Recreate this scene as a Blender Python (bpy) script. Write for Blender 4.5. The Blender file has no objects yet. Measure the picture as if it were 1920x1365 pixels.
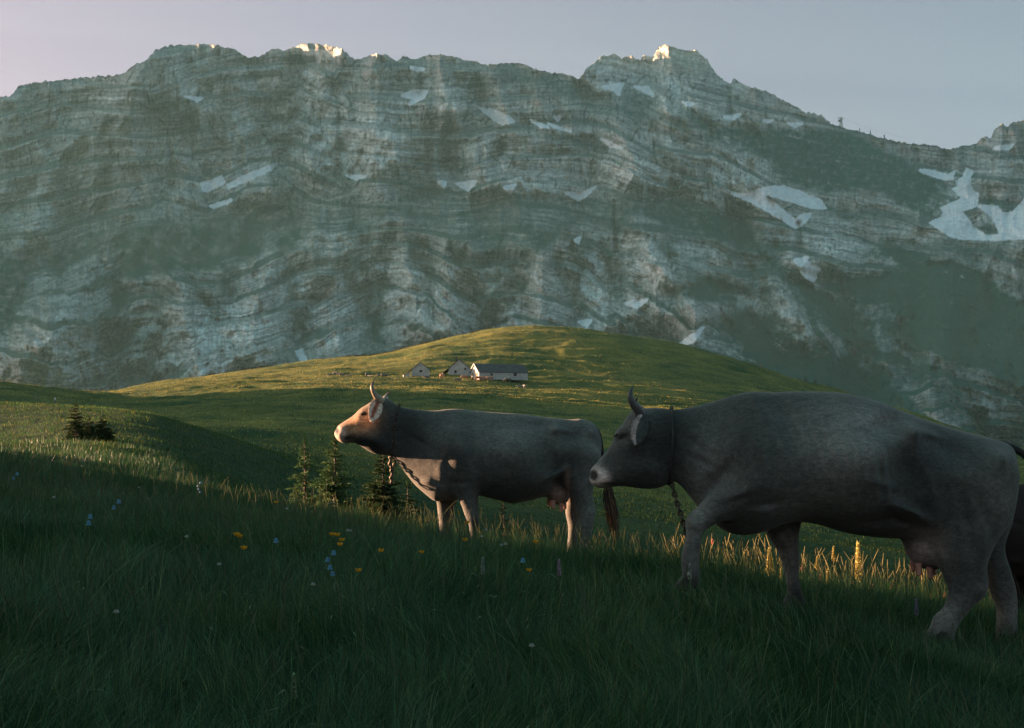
import bpy, math, random
import numpy as np
rng = np.random.default_rng(7)
random.seed(7)
SC = bpy.context.scene
COL = SC.collection
R = math.radians
W, H, F, HOR = 1920.0, 1365.0, 2667.0, 803.0
TH = math.atan((HOR - H / 2) / F)
CT, ST = math.cos(TH), math.sin(TH)

# ------------------------------------------------------------------ camera, sky, sun, exposure
cd = bpy.data.cameras.new('camera')
cam = bpy.data.objects.new('camera', cd)
COL.objects.link(cam)
cd.sensor_width = 36.0
cd.lens = 36.0 * F / W
cd.clip_start = 0.1
cd.clip_end = 60000
cam.location = (0, 0, 0)
cam.rotation_euler = (math.pi / 2 + TH, 0, 0)
SC.camera = cam

SUN_EL, SUN_BACK = R(8.0), R(17)          # low evening sun, from the left and a little behind the cows
SV = (-math.cos(SUN_EL) * math.cos(SUN_BACK), math.cos(SUN_EL) * math.sin(SUN_BACK), math.sin(SUN_EL))
wd = bpy.data.worlds.new('World')
SC.world = wd
wd.use_nodes = True
nt = wd.node_tree
nt.nodes.clear()
sky = nt.nodes.new('ShaderNodeTexSky')
sky.sky_type = 'NISHITA'
sky.sun_disc = False
sky.sun_elevation = SUN_EL
sky.sun_rotation = -(math.pi / 2 - SUN_BACK)
sky.altitude = 1300
sky.air_density = 1.0
sky.dust_density = 1.6
sky.ozone_density = 2.0
tint = nt.nodes.new('ShaderNodeMix'); tint.data_type = 'RGBA'; tint.blend_type = 'MULTIPLY'
tint.inputs['Factor'].default_value = 1.0
# thin evening veil near the horizon: rosy towards the sun, greener overhead
geo = nt.nodes.new('ShaderNodeTexCoord')
sep = nt.nodes.new('ShaderNodeSeparateXYZ')
nt.links.new(geo.outputs['Generated'], sep.inputs[0])
rz = nt.nodes.new('ShaderNodeValToRGB')
rz.color_ramp.elements[0].position = 0.30; rz.color_ramp.elements[0].color = (1.00, 0.60, 0.61, 1)
rz.color_ramp.elements[1].position = 0.62; rz.color_ramp.elements[1].color = (0.60, 1.0, 0.78, 1)
nt.links.new(sep.outputs['Z'], rz.inputs[0])
nt.links.new(sky.outputs[0], tint.inputs['A'])
rx = nt.nodes.new('ShaderNodeMapRange'); rx.inputs['From Min'].default_value = -1.0; rx.inputs['From Max'].default_value = 1.0
nt.links.new(sep.outputs['X'], rx.inputs['Value'])
rc = nt.nodes.new('ShaderNodeValToRGB'); rc.color_ramp.elements[0].position = 0.32; rc.color_ramp.elements[0].color = (1.20, 0.95, 0.84, 1); rc.color_ramp.elements[1].position = 0.68; rc.color_ramp.elements[1].color = (0.66, 0.76, 0.77, 1)
for q_, c_ in ((0.02, (2.0, 1.8, 1.5, 1)), (1.0, (0.42, 0.55, 0.56, 1))):
    e_ = rc.color_ramp.elements.new(q_); e_.color = c_
nt.links.new(rx.outputs[0], rc.inputs[0])
tx = nt.nodes.new('ShaderNodeMix'); tx.data_type = 'RGBA'; tx.blend_type = 'MULTIPLY'; tx.inputs['Factor'].default_value = 1.0
nt.links.new(rz.outputs[0], tx.inputs['A']); nt.links.new(rc.outputs[0], tx.inputs['B'])
nt.links.new(tx.outputs['Result'], tint.inputs['B'])
bg = nt.nodes.new('ShaderNodeBackground')
bg.inputs['Strength'].default_value = 0.052
nt.links.new(tint.outputs['Result'], bg.inputs['Color'])
wo = nt.nodes.new('ShaderNodeOutputWorld')
nt.links.new(bg.outputs[0], wo.inputs['Surface'])

ld = bpy.data.lights.new('sun', 'SUN')
ld.energy = 5.0
ld.angle = R(0.5)
ld.color = (1.0, 0.58, 0.34)
sun = bpy.data.objects.new('sun', ld)
COL.objects.link(sun)
from mathutils import Vector
sun.rotation_euler = Vector(SV).to_track_quat('Z', 'Y').to_euler()
sun.location = (-60, 20, 40)

SC.view_settings.view_transform = 'Standard'
SC.view_settings.look = 'None'
SC.view_settings.exposure = 2.7
SC.view_settings.gamma = 1.0
SC.render.engine = 'CYCLES'
SC.cycles.use_denoising = True
SC.cycles.max_bounces = 6
SC.cycles.diffuse_bounces = 3
SC.cycles.transparent_max_bounces = 6
SC.cycles.volume_bounces = 1
SC.cycles.use_adaptive_sampling = False

# ------------------------------------------------------------------ helpers
def P(px, py, d):
    """a point seen at photo pixel (px, py), d metres in front of the camera"""
    v = H / 2 - np.asarray(py, float)
    k = d / (F * CT - v * ST)
    return (np.asarray(px, float) - W / 2) * k, np.asarray(d, float) + 0 * k, (F * ST + v * CT) * k
def PZ(py, d):
    v = H / 2 - np.asarray(py, float)
    return (F * ST + v * CT) * d / (F * CT - v * ST)
def pix(x, y, z):
    yc = y * CT + z * ST; zc = -y * ST + z * CT
    return W / 2 + F * x / yc, H / 2 - F * zc / yc
def sm(a, b, x):
    t = np.clip((x - a) / (b - a), 0, 1)
    return t * t * (3 - 2 * t)

def perlin(x, y, seed=0):
    x = np.asarray(x, float); y = np.asarray(y, float)
    xi = np.floor(x).astype(np.int64); yi = np.floor(y).astype(np.int64)
    xf = x - xi; yf = y - yi
    u = xf * xf * xf * (xf * (xf * 6 - 15) + 10); v = yf * yf * yf * (yf * (yf * 6 - 15) + 10)
    def g(ix, iy, dx, dy):
        h = (ix * 374761393 + iy * 668265263 + seed * 1442695041) & 0xffffffff
        h = ((h ^ (h >> 13)) * 1274126177) & 0xffffffff
        h = (h ^ (h >> 16)) & 1023
        a = h * (2 * math.pi / 1024)
        return np.cos(a) * dx + np.sin(a) * dy
    n00 = g(xi, yi, xf, yf); n10 = g(xi + 1, yi, xf - 1, yf)
    n01 = g(xi, yi + 1, xf, yf - 1); n11 = g(xi + 1, yi + 1, xf - 1, yf - 1)
    a = n00 + u * (n10 - n00); b = n01 + u * (n11 - n01)
    return 1.5 * (a + v * (b - a))
def fbm(x, y, o=4, seed=0, gain=0.5):
    s = 0; a = 1; t = 0
    for i in range(o):
        s = s + a * perlin(x * 2 ** i, y * 2 ** i, seed + i * 17); t += a; a *= gain
    return s / t
def ridged(x, y, o=4, seed=0, gain=0.5):
    s = 0; a = 1; t = 0
    for i in range(o):
        s = s + a * (1 - 2 * np.abs(perlin(x * 2 ** i, y * 2 ** i, seed + i * 17))); t += a; a *= gain
    return s / t

def mesh_arrays(name, V, polys, colors=None, attrs=None, smooth=True):
    """V (n,3); polys: list of (m,k) index arrays"""
    me = bpy.data.meshes.new(name)
    V = np.asarray(V, np.float32)
    polys = [np.asarray(p, np.int32) for p in polys if len(p)]
    nl = sum(p.size for p in polys); nf = sum(len(p) for p in polys)
    me.vertices.add(len(V)); me.vertices.foreach_set('co', V.ravel())
    me.loops.add(nl); me.polygons.add(nf)
    me.loops.foreach_set('vertex_index', np.concatenate([p.ravel() for p in polys]))
    tot = np.concatenate([np.full(len(p), p.shape[1], np.int32) for p in polys])
    st = np.concatenate([[0], np.cumsum(tot)[:-1]]).astype(np.int32)
    me.polygons.foreach_set('loop_start', st)
    try: me.polygons.foreach_set('loop_total', tot)
    except Exception: pass
    me.polygons.foreach_set('use_smooth', np.full(nf, smooth))
    if colors is not None:
        ca = me.color_attributes.new('tone', 'FLOAT_COLOR', 'POINT')
        c4 = np.ones((len(V), 4), np.float32); c4[:, :3] = colors
        ca.data.foreach_set('color', c4.ravel())
    for k, a in (attrs or {}).items():
        at = me.attributes.new(k, 'FLOAT', 'POINT'); at.data.foreach_set('value', np.asarray(a, np.float32))
    me.update(); me.validate()
    return me
def link(name, me, mat=None, parent=None):
    o = bpy.data.objects.new(name, me)
    COL.objects.link(o)
    if mat is not None and me is not None:
        if len(me.materials) == 0: me.materials.append(mat)
    if parent is not None: o.parent = parent
    return o
def tag(o, label=None, cat=None, group=None, kind=None):
    if label: o['label'] = label
    if cat: o['category'] = cat
    if group: o['group'] = group
    if kind: o['kind'] = kind
    return o
def empty(name, loc, label, cat, group=None, rz=0):
    o = bpy.data.objects.new(name, None); COL.objects.link(o)
    o.location = loc; o.rotation_euler = (0, 0, rz); o.empty_display_size = 0.2
    return tag(o, label, cat, group)
def copy_tree(o, parent=None, loc=None, rz=None, scale=None):
    c = o.copy(); COL.objects.link(c); c.parent = parent
    if loc is not None: c.location = loc
    if rz is not None: c.rotation_euler = (0, 0, rz)
    if scale is not None: c.scale = (scale,) * 3
    for ch in list(o.children): copy_tree(ch, c)
    return c

class MB:
    """collects simple shapes as one mesh"""
    def __init__(s): s.V = []; s.Q = []; s.T = []; s.C = []; s.n = 0
    def add(s, V, Q=(), T=(), c=None):
        V = np.asarray(V, float)
        if len(Q): s.Q.append(np.asarray(Q) + s.n)
        if len(T): s.T.append(np.asarray(T) + s.n)
        s.V.append(V); s.n += len(V)
        s.C.append(np.tile(np.asarray(c if c is not None else (1, 1, 1), float), (len(V), 1)) if np.ndim(c) < 2 else np.asarray(c))
    def box(s, lo, hi, c=None):
        x0, y0, z0 = lo; x1, y1, z1 = hi
        s.add([(x0, y0, z0), (x1, y0, z0), (x1, y1, z0), (x0, y1, z0), (x0, y0, z1), (x1, y0, z1), (x1, y1, z1), (x0, y1, z1)],
              [(3, 2, 1, 0), (4, 5, 6, 7), (0, 1, 5, 4), (1, 2, 6, 5), (2, 3, 7, 6), (3, 0, 4, 7)], c=c)
    def tube(s, pts, rad, seg=8, c=None, sub=1, flat=None):
        pts = np.asarray(pts, float); rad = np.broadcast_to(np.asarray(rad, float), (len(pts),)).copy()
        if sub > 1 and len(pts) > 2:
            pts, rad = catmull(pts, rad, sub)
        T = np.gradient(pts, axis=0); T /= np.linalg.norm(T, axis=1)[:, None] + 1e-9
        ref = np.array([0.13, 0.97, 0.2]); 
        if abs(np.dot(T[0], ref)) > 0.9: ref = np.array([1, 0, 0.1])
        V = []
        for i in range(len(pts)):
            a = np.cross(T[i], ref); a /= np.linalg.norm(a) + 1e-9
            b = np.cross(T[i], a)
            an = np.arange(seg) * 2 * math.pi / seg
            V.append(pts[i] + rad[i] * (np.cos(an)[:, None] * a + np.sin(an)[:, None] * b * (flat or 1)))
        V = np.concatenate(V); n = len(pts)
        i, j = np.meshgrid(np.arange(n - 1), np.arange(seg), indexing='ij'); i = i.ravel(); j = j.ravel(); k = (j + 1) % seg
        Q = np.stack([i * seg + j, i * seg + k, (i + 1) * seg + k, (i + 1) * seg + j], 1)
        V = np.concatenate([V, pts[:1], pts[-1:]])
        a = np.arange(seg); b = (a + 1) % seg
        T1 = np.stack([b, a, np.full(seg, n * seg)], 1); T2 = np.stack([(n - 1) * seg + a, (n - 1) * seg + b, np.full(seg, n * seg + 1)], 1)
        if c is not None and np.ndim(c) == 2:
            c = np.asarray(c, float); t = np.linspace(0, len(c) - 1, n)
            cc = np.stack([np.interp(t, np.arange(len(c)), c[:, k]) for k in range(3)], 1)
            c = np.concatenate([np.repeat(cc, seg, 0), cc[:1], cc[-1:]])
        s.add(V, Q, np.concatenate([T1, T2]), c)
    def ball(s, ctr, r, seg=10, rings=7, c=None):
        r = np.broadcast_to(np.asarray(r, float), (3,))
        th = np.linspace(0, math.pi, rings + 1); ph = np.arange(seg) * 2 * math.pi / seg
        V = np.array([(math.sin(a) * math.cos(b), math.sin(a) * math.sin(b), math.cos(a)) for a in th for b in ph]) * r + np.asarray(ctr)
        Q = [(i * seg + j, (i + 1) * seg + j, (i + 1) * seg + (j + 1) % seg, i * seg + (j + 1) % seg) for i in range(rings) for j in range(seg)]
        s.add(V, Q, c=c)
    def build(s, name, mat, parent=None, smooth=True, origin=None):
        V = np.concatenate(s.V)
        if origin is not None: V = V - np.asarray(origin)
        me = mesh_arrays(name, V, ([np.concatenate(s.Q)] if s.Q else []) + ([np.concatenate(s.T)] if s.T else []), np.concatenate(s.C), smooth=smooth)
        o = link(name, me, mat, parent)
        if origin is not None and parent is None: o.location = origin
        return o
def catmull(pts, rad, sub):
    n = len(pts); t = np.linspace(0, n - 1, (n - 1) * sub + 1)
    A = np.concatenate([pts, rad[:, None]], 1); out = []
    for u in t:
        i = min(int(u), n - 2); f = u - i
        p0 = A[max(i - 1, 0)]; p1 = A[i]; p2 = A[i + 1]; p3 = A[min(i + 2, n - 1)]
        out.append(0.5 * ((2 * p1) + (-p0 + p2) * f + (2 * p0 - 5 * p1 + 4 * p2 - p3) * f * f + (-p0 + 3 * p1 - 3 * p2 + p3) * f ** 3))
    out = np.array(out)
    return out[:, :3], np.maximum(out[:, 3], 0)

# ------------------------------------------------------------------ materials
def mat(name, base, rough=0.8, attr=None, noise=None, bump=None, spec=0.3, translucent=0.0, sheen=0.0, metal=0.0, stretch=None):
    """procedural material: base colour, optional vertex tone, two-scale noise variation and bump"""
    m = bpy.data.materials.new(name); m.use_nodes = True
    n = m.node_tree; b = n.nodes['Principled BSDF']; out = n.nodes['Material Output']
    b.inputs['Roughness'].default_value = rough
    b.inputs['Specular IOR Level'].default_value = spec
    b.inputs['Metallic'].default_value = metal
    if sheen:
        b.inputs['Sheen Weight'].default_value = sheen; b.inputs['Sheen Roughness'].default_value = 0.5
    tc = n.nodes.new('ShaderNodeTexCoord'); vec = tc.outputs['Object']
    if stretch:
        mp = n.nodes.new('ShaderNodeMapping'); mp.inputs['Scale'].default_value = stretch
        n.links.new(vec, mp.inputs[0]); vec = mp.outputs[0]
    col = n.nodes.new('ShaderNodeRGB'); col.outputs[0].default_value = (*base, 1); cur = col.outputs[0]
    if attr:
        a = n.nodes.new('ShaderNodeAttribute'); a.attribute_name = attr
        mx = n.nodes.new('ShaderNodeMix'); mx.data_type = 'RGBA'; mx.blend_type = 'MULTIPLY'; mx.inputs['Factor'].default_value = 1
        n.links.new(cur, mx.inputs['A']); n.links.new(a.outputs['Color'], mx.inputs['B']); cur = mx.outputs['Result']
    for sc_, lo, hi in (noise or ()):
        t = n.nodes.new('ShaderNodeTexNoise'); t.inputs['Scale'].default_value = sc_; t.inputs['Detail'].default_value = 4
        n.links.new(vec, t.inputs['Vector'])
        r = n.nodes.new('ShaderNodeMapRange'); r.inputs['From Min'].default_value = 0.3; r.inputs['From Max'].default_value = 0.7
        r.inputs['To Min'].default_value = lo; r.inputs['To Max'].default_value = hi
        n.links.new(t.outputs['Fac'], r.inputs['Value'])
        mx = n.nodes.new('ShaderNodeMix'); mx.data_type = 'RGBA'; mx.blend_type = 'MULTIPLY'; mx.inputs['Factor'].default_value = 1
        cb = n.nodes.new('ShaderNodeCombineColor')
        for k in range(3): n.links.new(r.outputs[0], cb.inputs[k])
        n.links.new(cur, mx.inputs['A']); n.links.new(cb.outputs[0], mx.inputs['B']); cur = mx.outputs['Result']
    n.links.new(cur, b.inputs['Base Color'])
    if bump:
        t = n.nodes.new('ShaderNodeTexNoise'); t.inputs['Scale'].default_value = bump[0]; t.inputs['Detail'].default_value = 5
        n.links.new(vec, t.inputs['Vector'])
        bp = n.nodes.new('ShaderNodeBump'); bp.inputs['Distance'].default_value = bump[1]; bp.inputs['Strength'].default_value = bump[2] if len(bump) > 2 else 0.6
        n.links.new(t.outputs['Fac'], bp.inputs['Height']); n.links.new(bp.outputs[0], b.inputs['Normal'])
    if translucent:
        tr = n.nodes.new('ShaderNodeBsdfTranslucent'); n.links.new(cur, tr.inputs['Color'])
        ms = n.nodes.new('ShaderNodeMixShader'); ms.inputs[0].default_value = translucent
        n.links.new(b.outputs[0], ms.inputs[1]); n.links.new(tr.outputs[0], ms.inputs[2]); n.links.new(ms.outputs[0], out.inputs[0])
    return m
M = {}
M['turf'] = mat('turf', (1, 1, 1), 0.9, 'tone', [(0.9, 0.75, 1.25), (6, 0.7, 1.3)], (3.0, 0.08, 0.8), 0.1)
M['rock'] = mat('rock', (1, 1, 1), 0.9, 'tone', [(0.05, 0.85, 1.15)], (0.06, 6.0, 0.6), 0.1, stretch=(1, 1, 1.8))
M['grass'] = mat('grass', (1, 1, 1), 0.42, 'tone', None, None, 0.35, 0.35)
M['pasture'] = mat('pasture', (1, 1, 1), 0.85, 'tone', None, None, 0.08, 0.3)
M['needle'] = mat('needle', (1, 1, 1), 0.7, 'tone', None, None, 0.15, 0.15)
M['coat'] = mat('coat', (1, 1, 1), 0.72, 'tone', [(4, 0.8, 1.2), (14, 0.84, 1.16), (55, 0.72, 1.28), (140, 0.7, 1.3)], (90, 0.005, 0.5), 0.25, sheen=0.12, stretch=(0.5, 1, 1))
M['horn'] = mat('horn', (1, 1, 1), 0.4, 'tone', [(30, 0.8, 1.2)], (60, 0.002), 0.4)
M['eye'] = mat('eye', (0.012, 0.010, 0.009), 0.12, spec=0.6)
M['hair'] = mat('hair', (1, 1, 1), 0.6, 'tone', [(40, 0.6, 1.4)], None, 0.3)
M['skin'] = mat('skin', (0.48, 0.24, 0.18), 0.6, noise=[(20, 0.8, 1.2)])
M['chain'] = mat('chain', (0.10, 0.08, 0.06), 0.5, noise=[(60, 0.5, 1.5)], metal=0.6)
M['hoof'] = mat('hoof', (0.035, 0.03, 0.027), 0.6, noise=[(30, 0.7, 1.3)])
M['plaster'] = mat('plaster', (0.42, 0.44, 0.44), 0.9, noise=[(0.8, 0.8, 1.15), (5, 0.85, 1.1)], bump=(8, 0.03))
M['shingle'] = mat('shingle', (0.085, 0.085, 0.09), 0.85, noise=[(1.2, 0.75, 1.25), (9, 0.7, 1.3)], bump=(9, 0.05))
M['wood'] = mat('wood', (0.16, 0.10, 0.06), 0.8, noise=[(4, 0.6, 1.4)], stretch=(4, 4, 1))
M['darkglass'] = mat('dark_window', (0.02, 0.022, 0.025), 0.25, spec=0.5)
M['stone'] = mat('dry_stone', (0.10, 0.10, 0.09), 0.95, 'tone', [(2, 0.6, 1.4)], (3, 0.1))
M['steel'] = mat('steel', (0.10, 0.11, 0.12), 0.6, noise=[(0.3, 0.8, 1.2)], metal=0.3)
M['petal'] = mat('petal', (1, 1, 1), 0.6, 'tone', None, None, 0.2, 0.3)
M['cloth'] = mat('cloth', (1, 1, 1), 0.8, 'tone', [(10, 0.85, 1.15)])
M['bark'] = mat('bark', (0.09, 0.065, 0.05), 0.9, noise=[(12, 0.6, 1.4)], bump=(20, 0.02))

# ------------------------------------------------------------------ the ground: one sheet from the camera to the horizon
# rings of the land: distance -> table of (photo column, photo row) or heights in metres
def T(*a): a = np.array(a, float).reshape(-1, 2); return a[:, 0], a[:, 1]
RINGS = [
 (1.0, 'z', T(0, -1.02, 1920, -1.18)),
 (4.5, 'z', T(-600, -0.72, 0, -0.86, 960, -1.02, 1920, -1.22, 2600, -1.5)),
 (7.6, 'z', T(-600, -0.50, 0, -0.66, 500, -0.80, 960, -0.89, 1300, -0.95, 1490, -1.03, 1800, -1.17, 1920, -1.22, 2400, -1.6)),
 (12.5, 'z', T(-600, -0.5, 0, -0.72, 300, -0.85, 700, -1.03, 880, -1.12, 1085, -1.24, 1300, -1.36, 1500, -1.50, 1920, -1.75, 2400, -2.2)),
 (16.5, 'p', T(-600, 830, 0, 880, 300, 930, 560, 970, 750, 1010, 960, 1045, 1150, 1070, 1400, 1105, 1600, 1135, 1920, 1170, 2400, 1230)),
 (24, 'p', T(-600, 830, 0, 868, 300, 910, 560, 985, 750, 1060, 960, 1110, 1400, 1160, 1920, 1220, 2400, 1280)),
 (38, 'p', T(-600, 800, 0, 832, 160, 830, 300, 850, 430, 900, 560, 965, 750, 1060, 960, 1110, 1400, 1150, 1920, 1200, 2400, 1280)),
 (70, 'p', T(-600, 730, 0, 756, 130, 762, 270, 772, 350, 794, 450, 826, 560, 868, 650, 905, 750, 955, 960, 1030, 1150, 1060, 1400, 1080, 1920, 1120, 2500, 1180)),
 (110, 'p', T(-600, 780, 0, 800, 300, 830, 450, 858, 560, 880, 750, 910, 960, 945, 1300, 990, 1600, 1020, 1920, 1060, 2500, 1120)),
 (200, 'p', T(-600, 785, 0, 785, 300, 800, 560, 815, 960, 850, 1300, 880, 1600, 920, 1920, 980, 2500, 1050)),
 (330, 'p', T(-800, 690, 0, 745, 100, 750, 190, 757, 300, 758, 600, 742, 800, 738, 960, 748, 1300, 775, 1600, 835, 1920, 900, 2500, 980)),
 (420, 'p', T(-800, 660, 0, 722, 100, 732, 190, 740, 300, 728, 450, 714, 600, 706, 800, 707, 960, 717, 1300, 735, 1500, 765, 1600, 795, 1920, 865, 2500, 980)),
 (560, 'p', T(-800, 700, 0, 740, 190, 748, 240, 733, 300, 718, 400, 706, 560, 687, 700, 673, 760, 656, 830, 636, 925, 616, 1000, 614, 1100, 620, 1200, 636, 1300, 655, 1400, 683, 1500, 716, 1600, 742, 1700, 775, 1800, 806, 1920, 845, 2500, 980)),
 (680, 'p', T(-800, 760, 0, 780, 400, 760, 925, 690, 1100, 690, 1300, 730, 1500, 790, 1920, 920, 2500, 1000)),
 (1100, 'z', T(-800, -60, 1920, -110)),
 (2400, 'z', T(-800, -120, 1920, -120)),
 (60000, 'z', T(-800, -120, 1920, -120)),
]
def smooth_interp(x, xs, ys):
    """smoothed table: average of a few shifted linear look-ups"""
    w = 34.0
    return sum(np.interp(x + k * w, xs, ys) * g for k, g in ((-1, .22), (-.5, .18), (0, .2), (.5, .18), (1, .22)))
def ground_z(x, y, detail=True):
    x = np.asarray(x, float); y = np.asarray(y, float)
    r = np.hypot(x, y)
    az = np.arctan2(x, y)
    azc = np.clip(az, -0.9, 0.9)
    d = np.maximum(r * np.cos(azc), 0.3)
    px = W / 2 + F * np.tan(azc)
    ds = np.array([q[0] for q in RINGS]); L = np.log(ds)
    Z = []
    for dist, kind, (xs, ys) in RINGS:
        v = smooth_interp(px, xs, ys)
        Z.append(v if kind == 'z' else PZ(v, dist))
    Z = np.array(Z)
    h = np.diff(L); sl = np.diff(Z, axis=0) / h.reshape(-1, *([1] * x.ndim))
    m = np.zeros_like(Z); m[0] = sl[0]; m[-1] = 0
    for k in range(1, len(L) - 1):
        a, b = sl[k - 1], sl[k]; w1 = 2 * h[k] + h[k - 1]; w2 = h[k] + 2 * h[k - 1]
        with np.errstate(all='ignore'):
            mm = (w1 + w2) / (w1 / a + w2 / b)
        m[k] = np.where(a * b > 0, mm, 0)
    l = np.clip(np.log(d), L[0], L[-1] - 1e-6)
    k = np.clip(np.searchsorted(L, l, side='right') - 1, 0, len(L) - 2)
    hk = h[k]; t = (l - L[k]) / hk
    def tk(A, kk): return np.take_along_axis(A, kk[None], 0)[0]
    z = (2 * t ** 3 - 3 * t ** 2 + 1) * tk(Z, k) + (t ** 3 - 2 * t ** 2 + t) * hk * tk(m, k) + (-2 * t ** 3 + 3 * t ** 2) * tk(Z, k + 1) + (t ** 3 - t ** 2) * hk * tk(m, k + 1)
    # unseen rises added on the left to shade the near meadow and hill foot
    z = z + 3.6 * sm(-7.5, -11.5, x) * sm(-34, -20, x) * sm(14.9, 11.3, y) * sm(-30, -12, y)
    z = z + 1.0 * sm(-1.5, -6.0, x + 0.40 * y) * sm(-40, -26, x) * sm(40, 30, y) * sm(9, 12, y)
    z = z + 47 * sm(-185, -265, x) * sm(-620, -400, x) * sm(446, 372, y) * sm(138, 190, y)
    if detail:
        z = z + 0.05 * fbm(x * 0.9, y * 0.9, 3, 5) * sm(2, 6, d) * sm(200, 60, d)
        z = z + 0.16 * fbm(x * 0.22, y * 0.22, 3, 9) * sm(12, 30, d)
        q = sm(60, 140, d) * sm(900, 500, d)
        # cattle terraces along the slope
        tw = y / 5.0 + 1.6 * fbm(x / 26, y / 30, 3, 31)
        z = z + q * 0.60 * np.sin(tw * 2 * math.pi / 1.6 + 2 * perlin(x / 15, y / 15, 3)) * (0.5 + perlin(x / 30, y / 18, 8))
        z = z + q * (0.45 * fbm(x / 9, y / 7, 3, 41) + 1.7 * fbm(x / 45, y / 38, 2, 43))
    return z

def az_list():
    a = [np.linspace(-math.pi, -0.9, 60, endpoint=False), np.linspace(-0.9, -0.40, 130, endpoint=False),
         np.linspace(-0.40, 0.40, 1150, endpoint=False), np.linspace(0.40, 0.9, 90, endpoint=False), np.linspace(0.9, math.pi, 60)]
    return np.concatenate(a)
AZ = az_list()
rr = np.concatenate([np.geomspace(0.4, 30, 130, endpoint=False), np.geomspace(30, 110, 90, endpoint=False), np.geomspace(110, 620, 400, endpoint=False), np.geomspace(620, 40000, 40)])
A2, R2 = np.meshgrid(AZ, rr, indexing='ij')
X = R2 * np.sin(A2); Y = R2 * np.cos(A2)
DD = R2 / np.cos(np.clip(A2, -0.9, 0.9)); X = DD * np.sin(A2); Y = DD * np.cos(A2)
Z = ground_z(X, Y)
na, nr = Z.shape
V = np.stack([X, Y, Z], -1).reshape(-1, 3)
i, j = np.meshgrid(np.arange(na - 1), np.arange(nr - 1), indexing='ij'); i = i.ravel(); j = j.ravel()
Qf = np.stack([i * nr + j, i * nr + j + 1, (i + 1) * nr + j + 1, (i + 1) * nr + j], 1)[:, ::-1]
nz1 = fbm(V[:, 0] / 12, V[:, 1] / 7, 4, 61); nz2 = fbm(V[:, 0] / 60, V[:, 1] / 40, 3, 67)
mix = np.clip(0.5 + 0.9 * nz1 + 0.5 * nz2, 0, 1)[:, None]
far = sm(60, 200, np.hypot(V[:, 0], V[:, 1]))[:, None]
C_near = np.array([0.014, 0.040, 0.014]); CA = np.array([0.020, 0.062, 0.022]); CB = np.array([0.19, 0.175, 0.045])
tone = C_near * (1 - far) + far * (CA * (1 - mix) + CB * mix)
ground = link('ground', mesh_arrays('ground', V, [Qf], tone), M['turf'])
tag(ground, 'rolling alpine pasture rising to a rounded sunlit hill', None, None, 'structure')

# ------------------------------------------------------------------ the mountain wall
SKY = np.array([(-1500, 330), (-900, 250), (-500, 215), (-200, 195), (0, 182), (20, 180), (35, 160), (60, 155), (110, 150), (150, 145), (200, 142), (230, 138), (250, 122), (275, 112), (290, 95), (310, 86),
 (345, 83), (400, 83), (440, 92), (465, 108), (490, 104), (510, 92), (520, 90), (530, 94), (545, 90), (565, 82), (600, 82), (640, 90), (665, 112), (680, 108), (700, 101), (725, 102), (745, 115), (755, 105),
 (780, 110), (800, 103), (830, 101), (860, 108), (890, 115), (915, 121), (940, 118), (975, 118), (1000, 128), (1030, 136), (1060, 138), (1085, 148), (1100, 127), (1125, 107), (1150, 100), (1165, 108), (1185, 104),
 (1200, 113), (1207, 103), (1225, 105), (1235, 88), (1250, 84), (1270, 90), (1285, 93), (1305, 95), (1325, 110), (1345, 140), (1365, 155), (1371, 156), (1374, 146), (1400, 160), (1440, 172), (1480, 193), (1510, 210),
 (1540, 215), (1560, 232), (1585, 240), (1610, 245), (1640, 255), (1680, 265), (1720, 270), (1750, 272), (1780, 280), (1800, 275), (1830, 268), (1840, 258), (1858, 258), (1865, 240), (1880, 232), (1890, 238),
 (1900, 228), (1920, 226), (2000, 215), (2100, 240), (2300, 230), (2700, 300), (3400, 380)], float)
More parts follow.
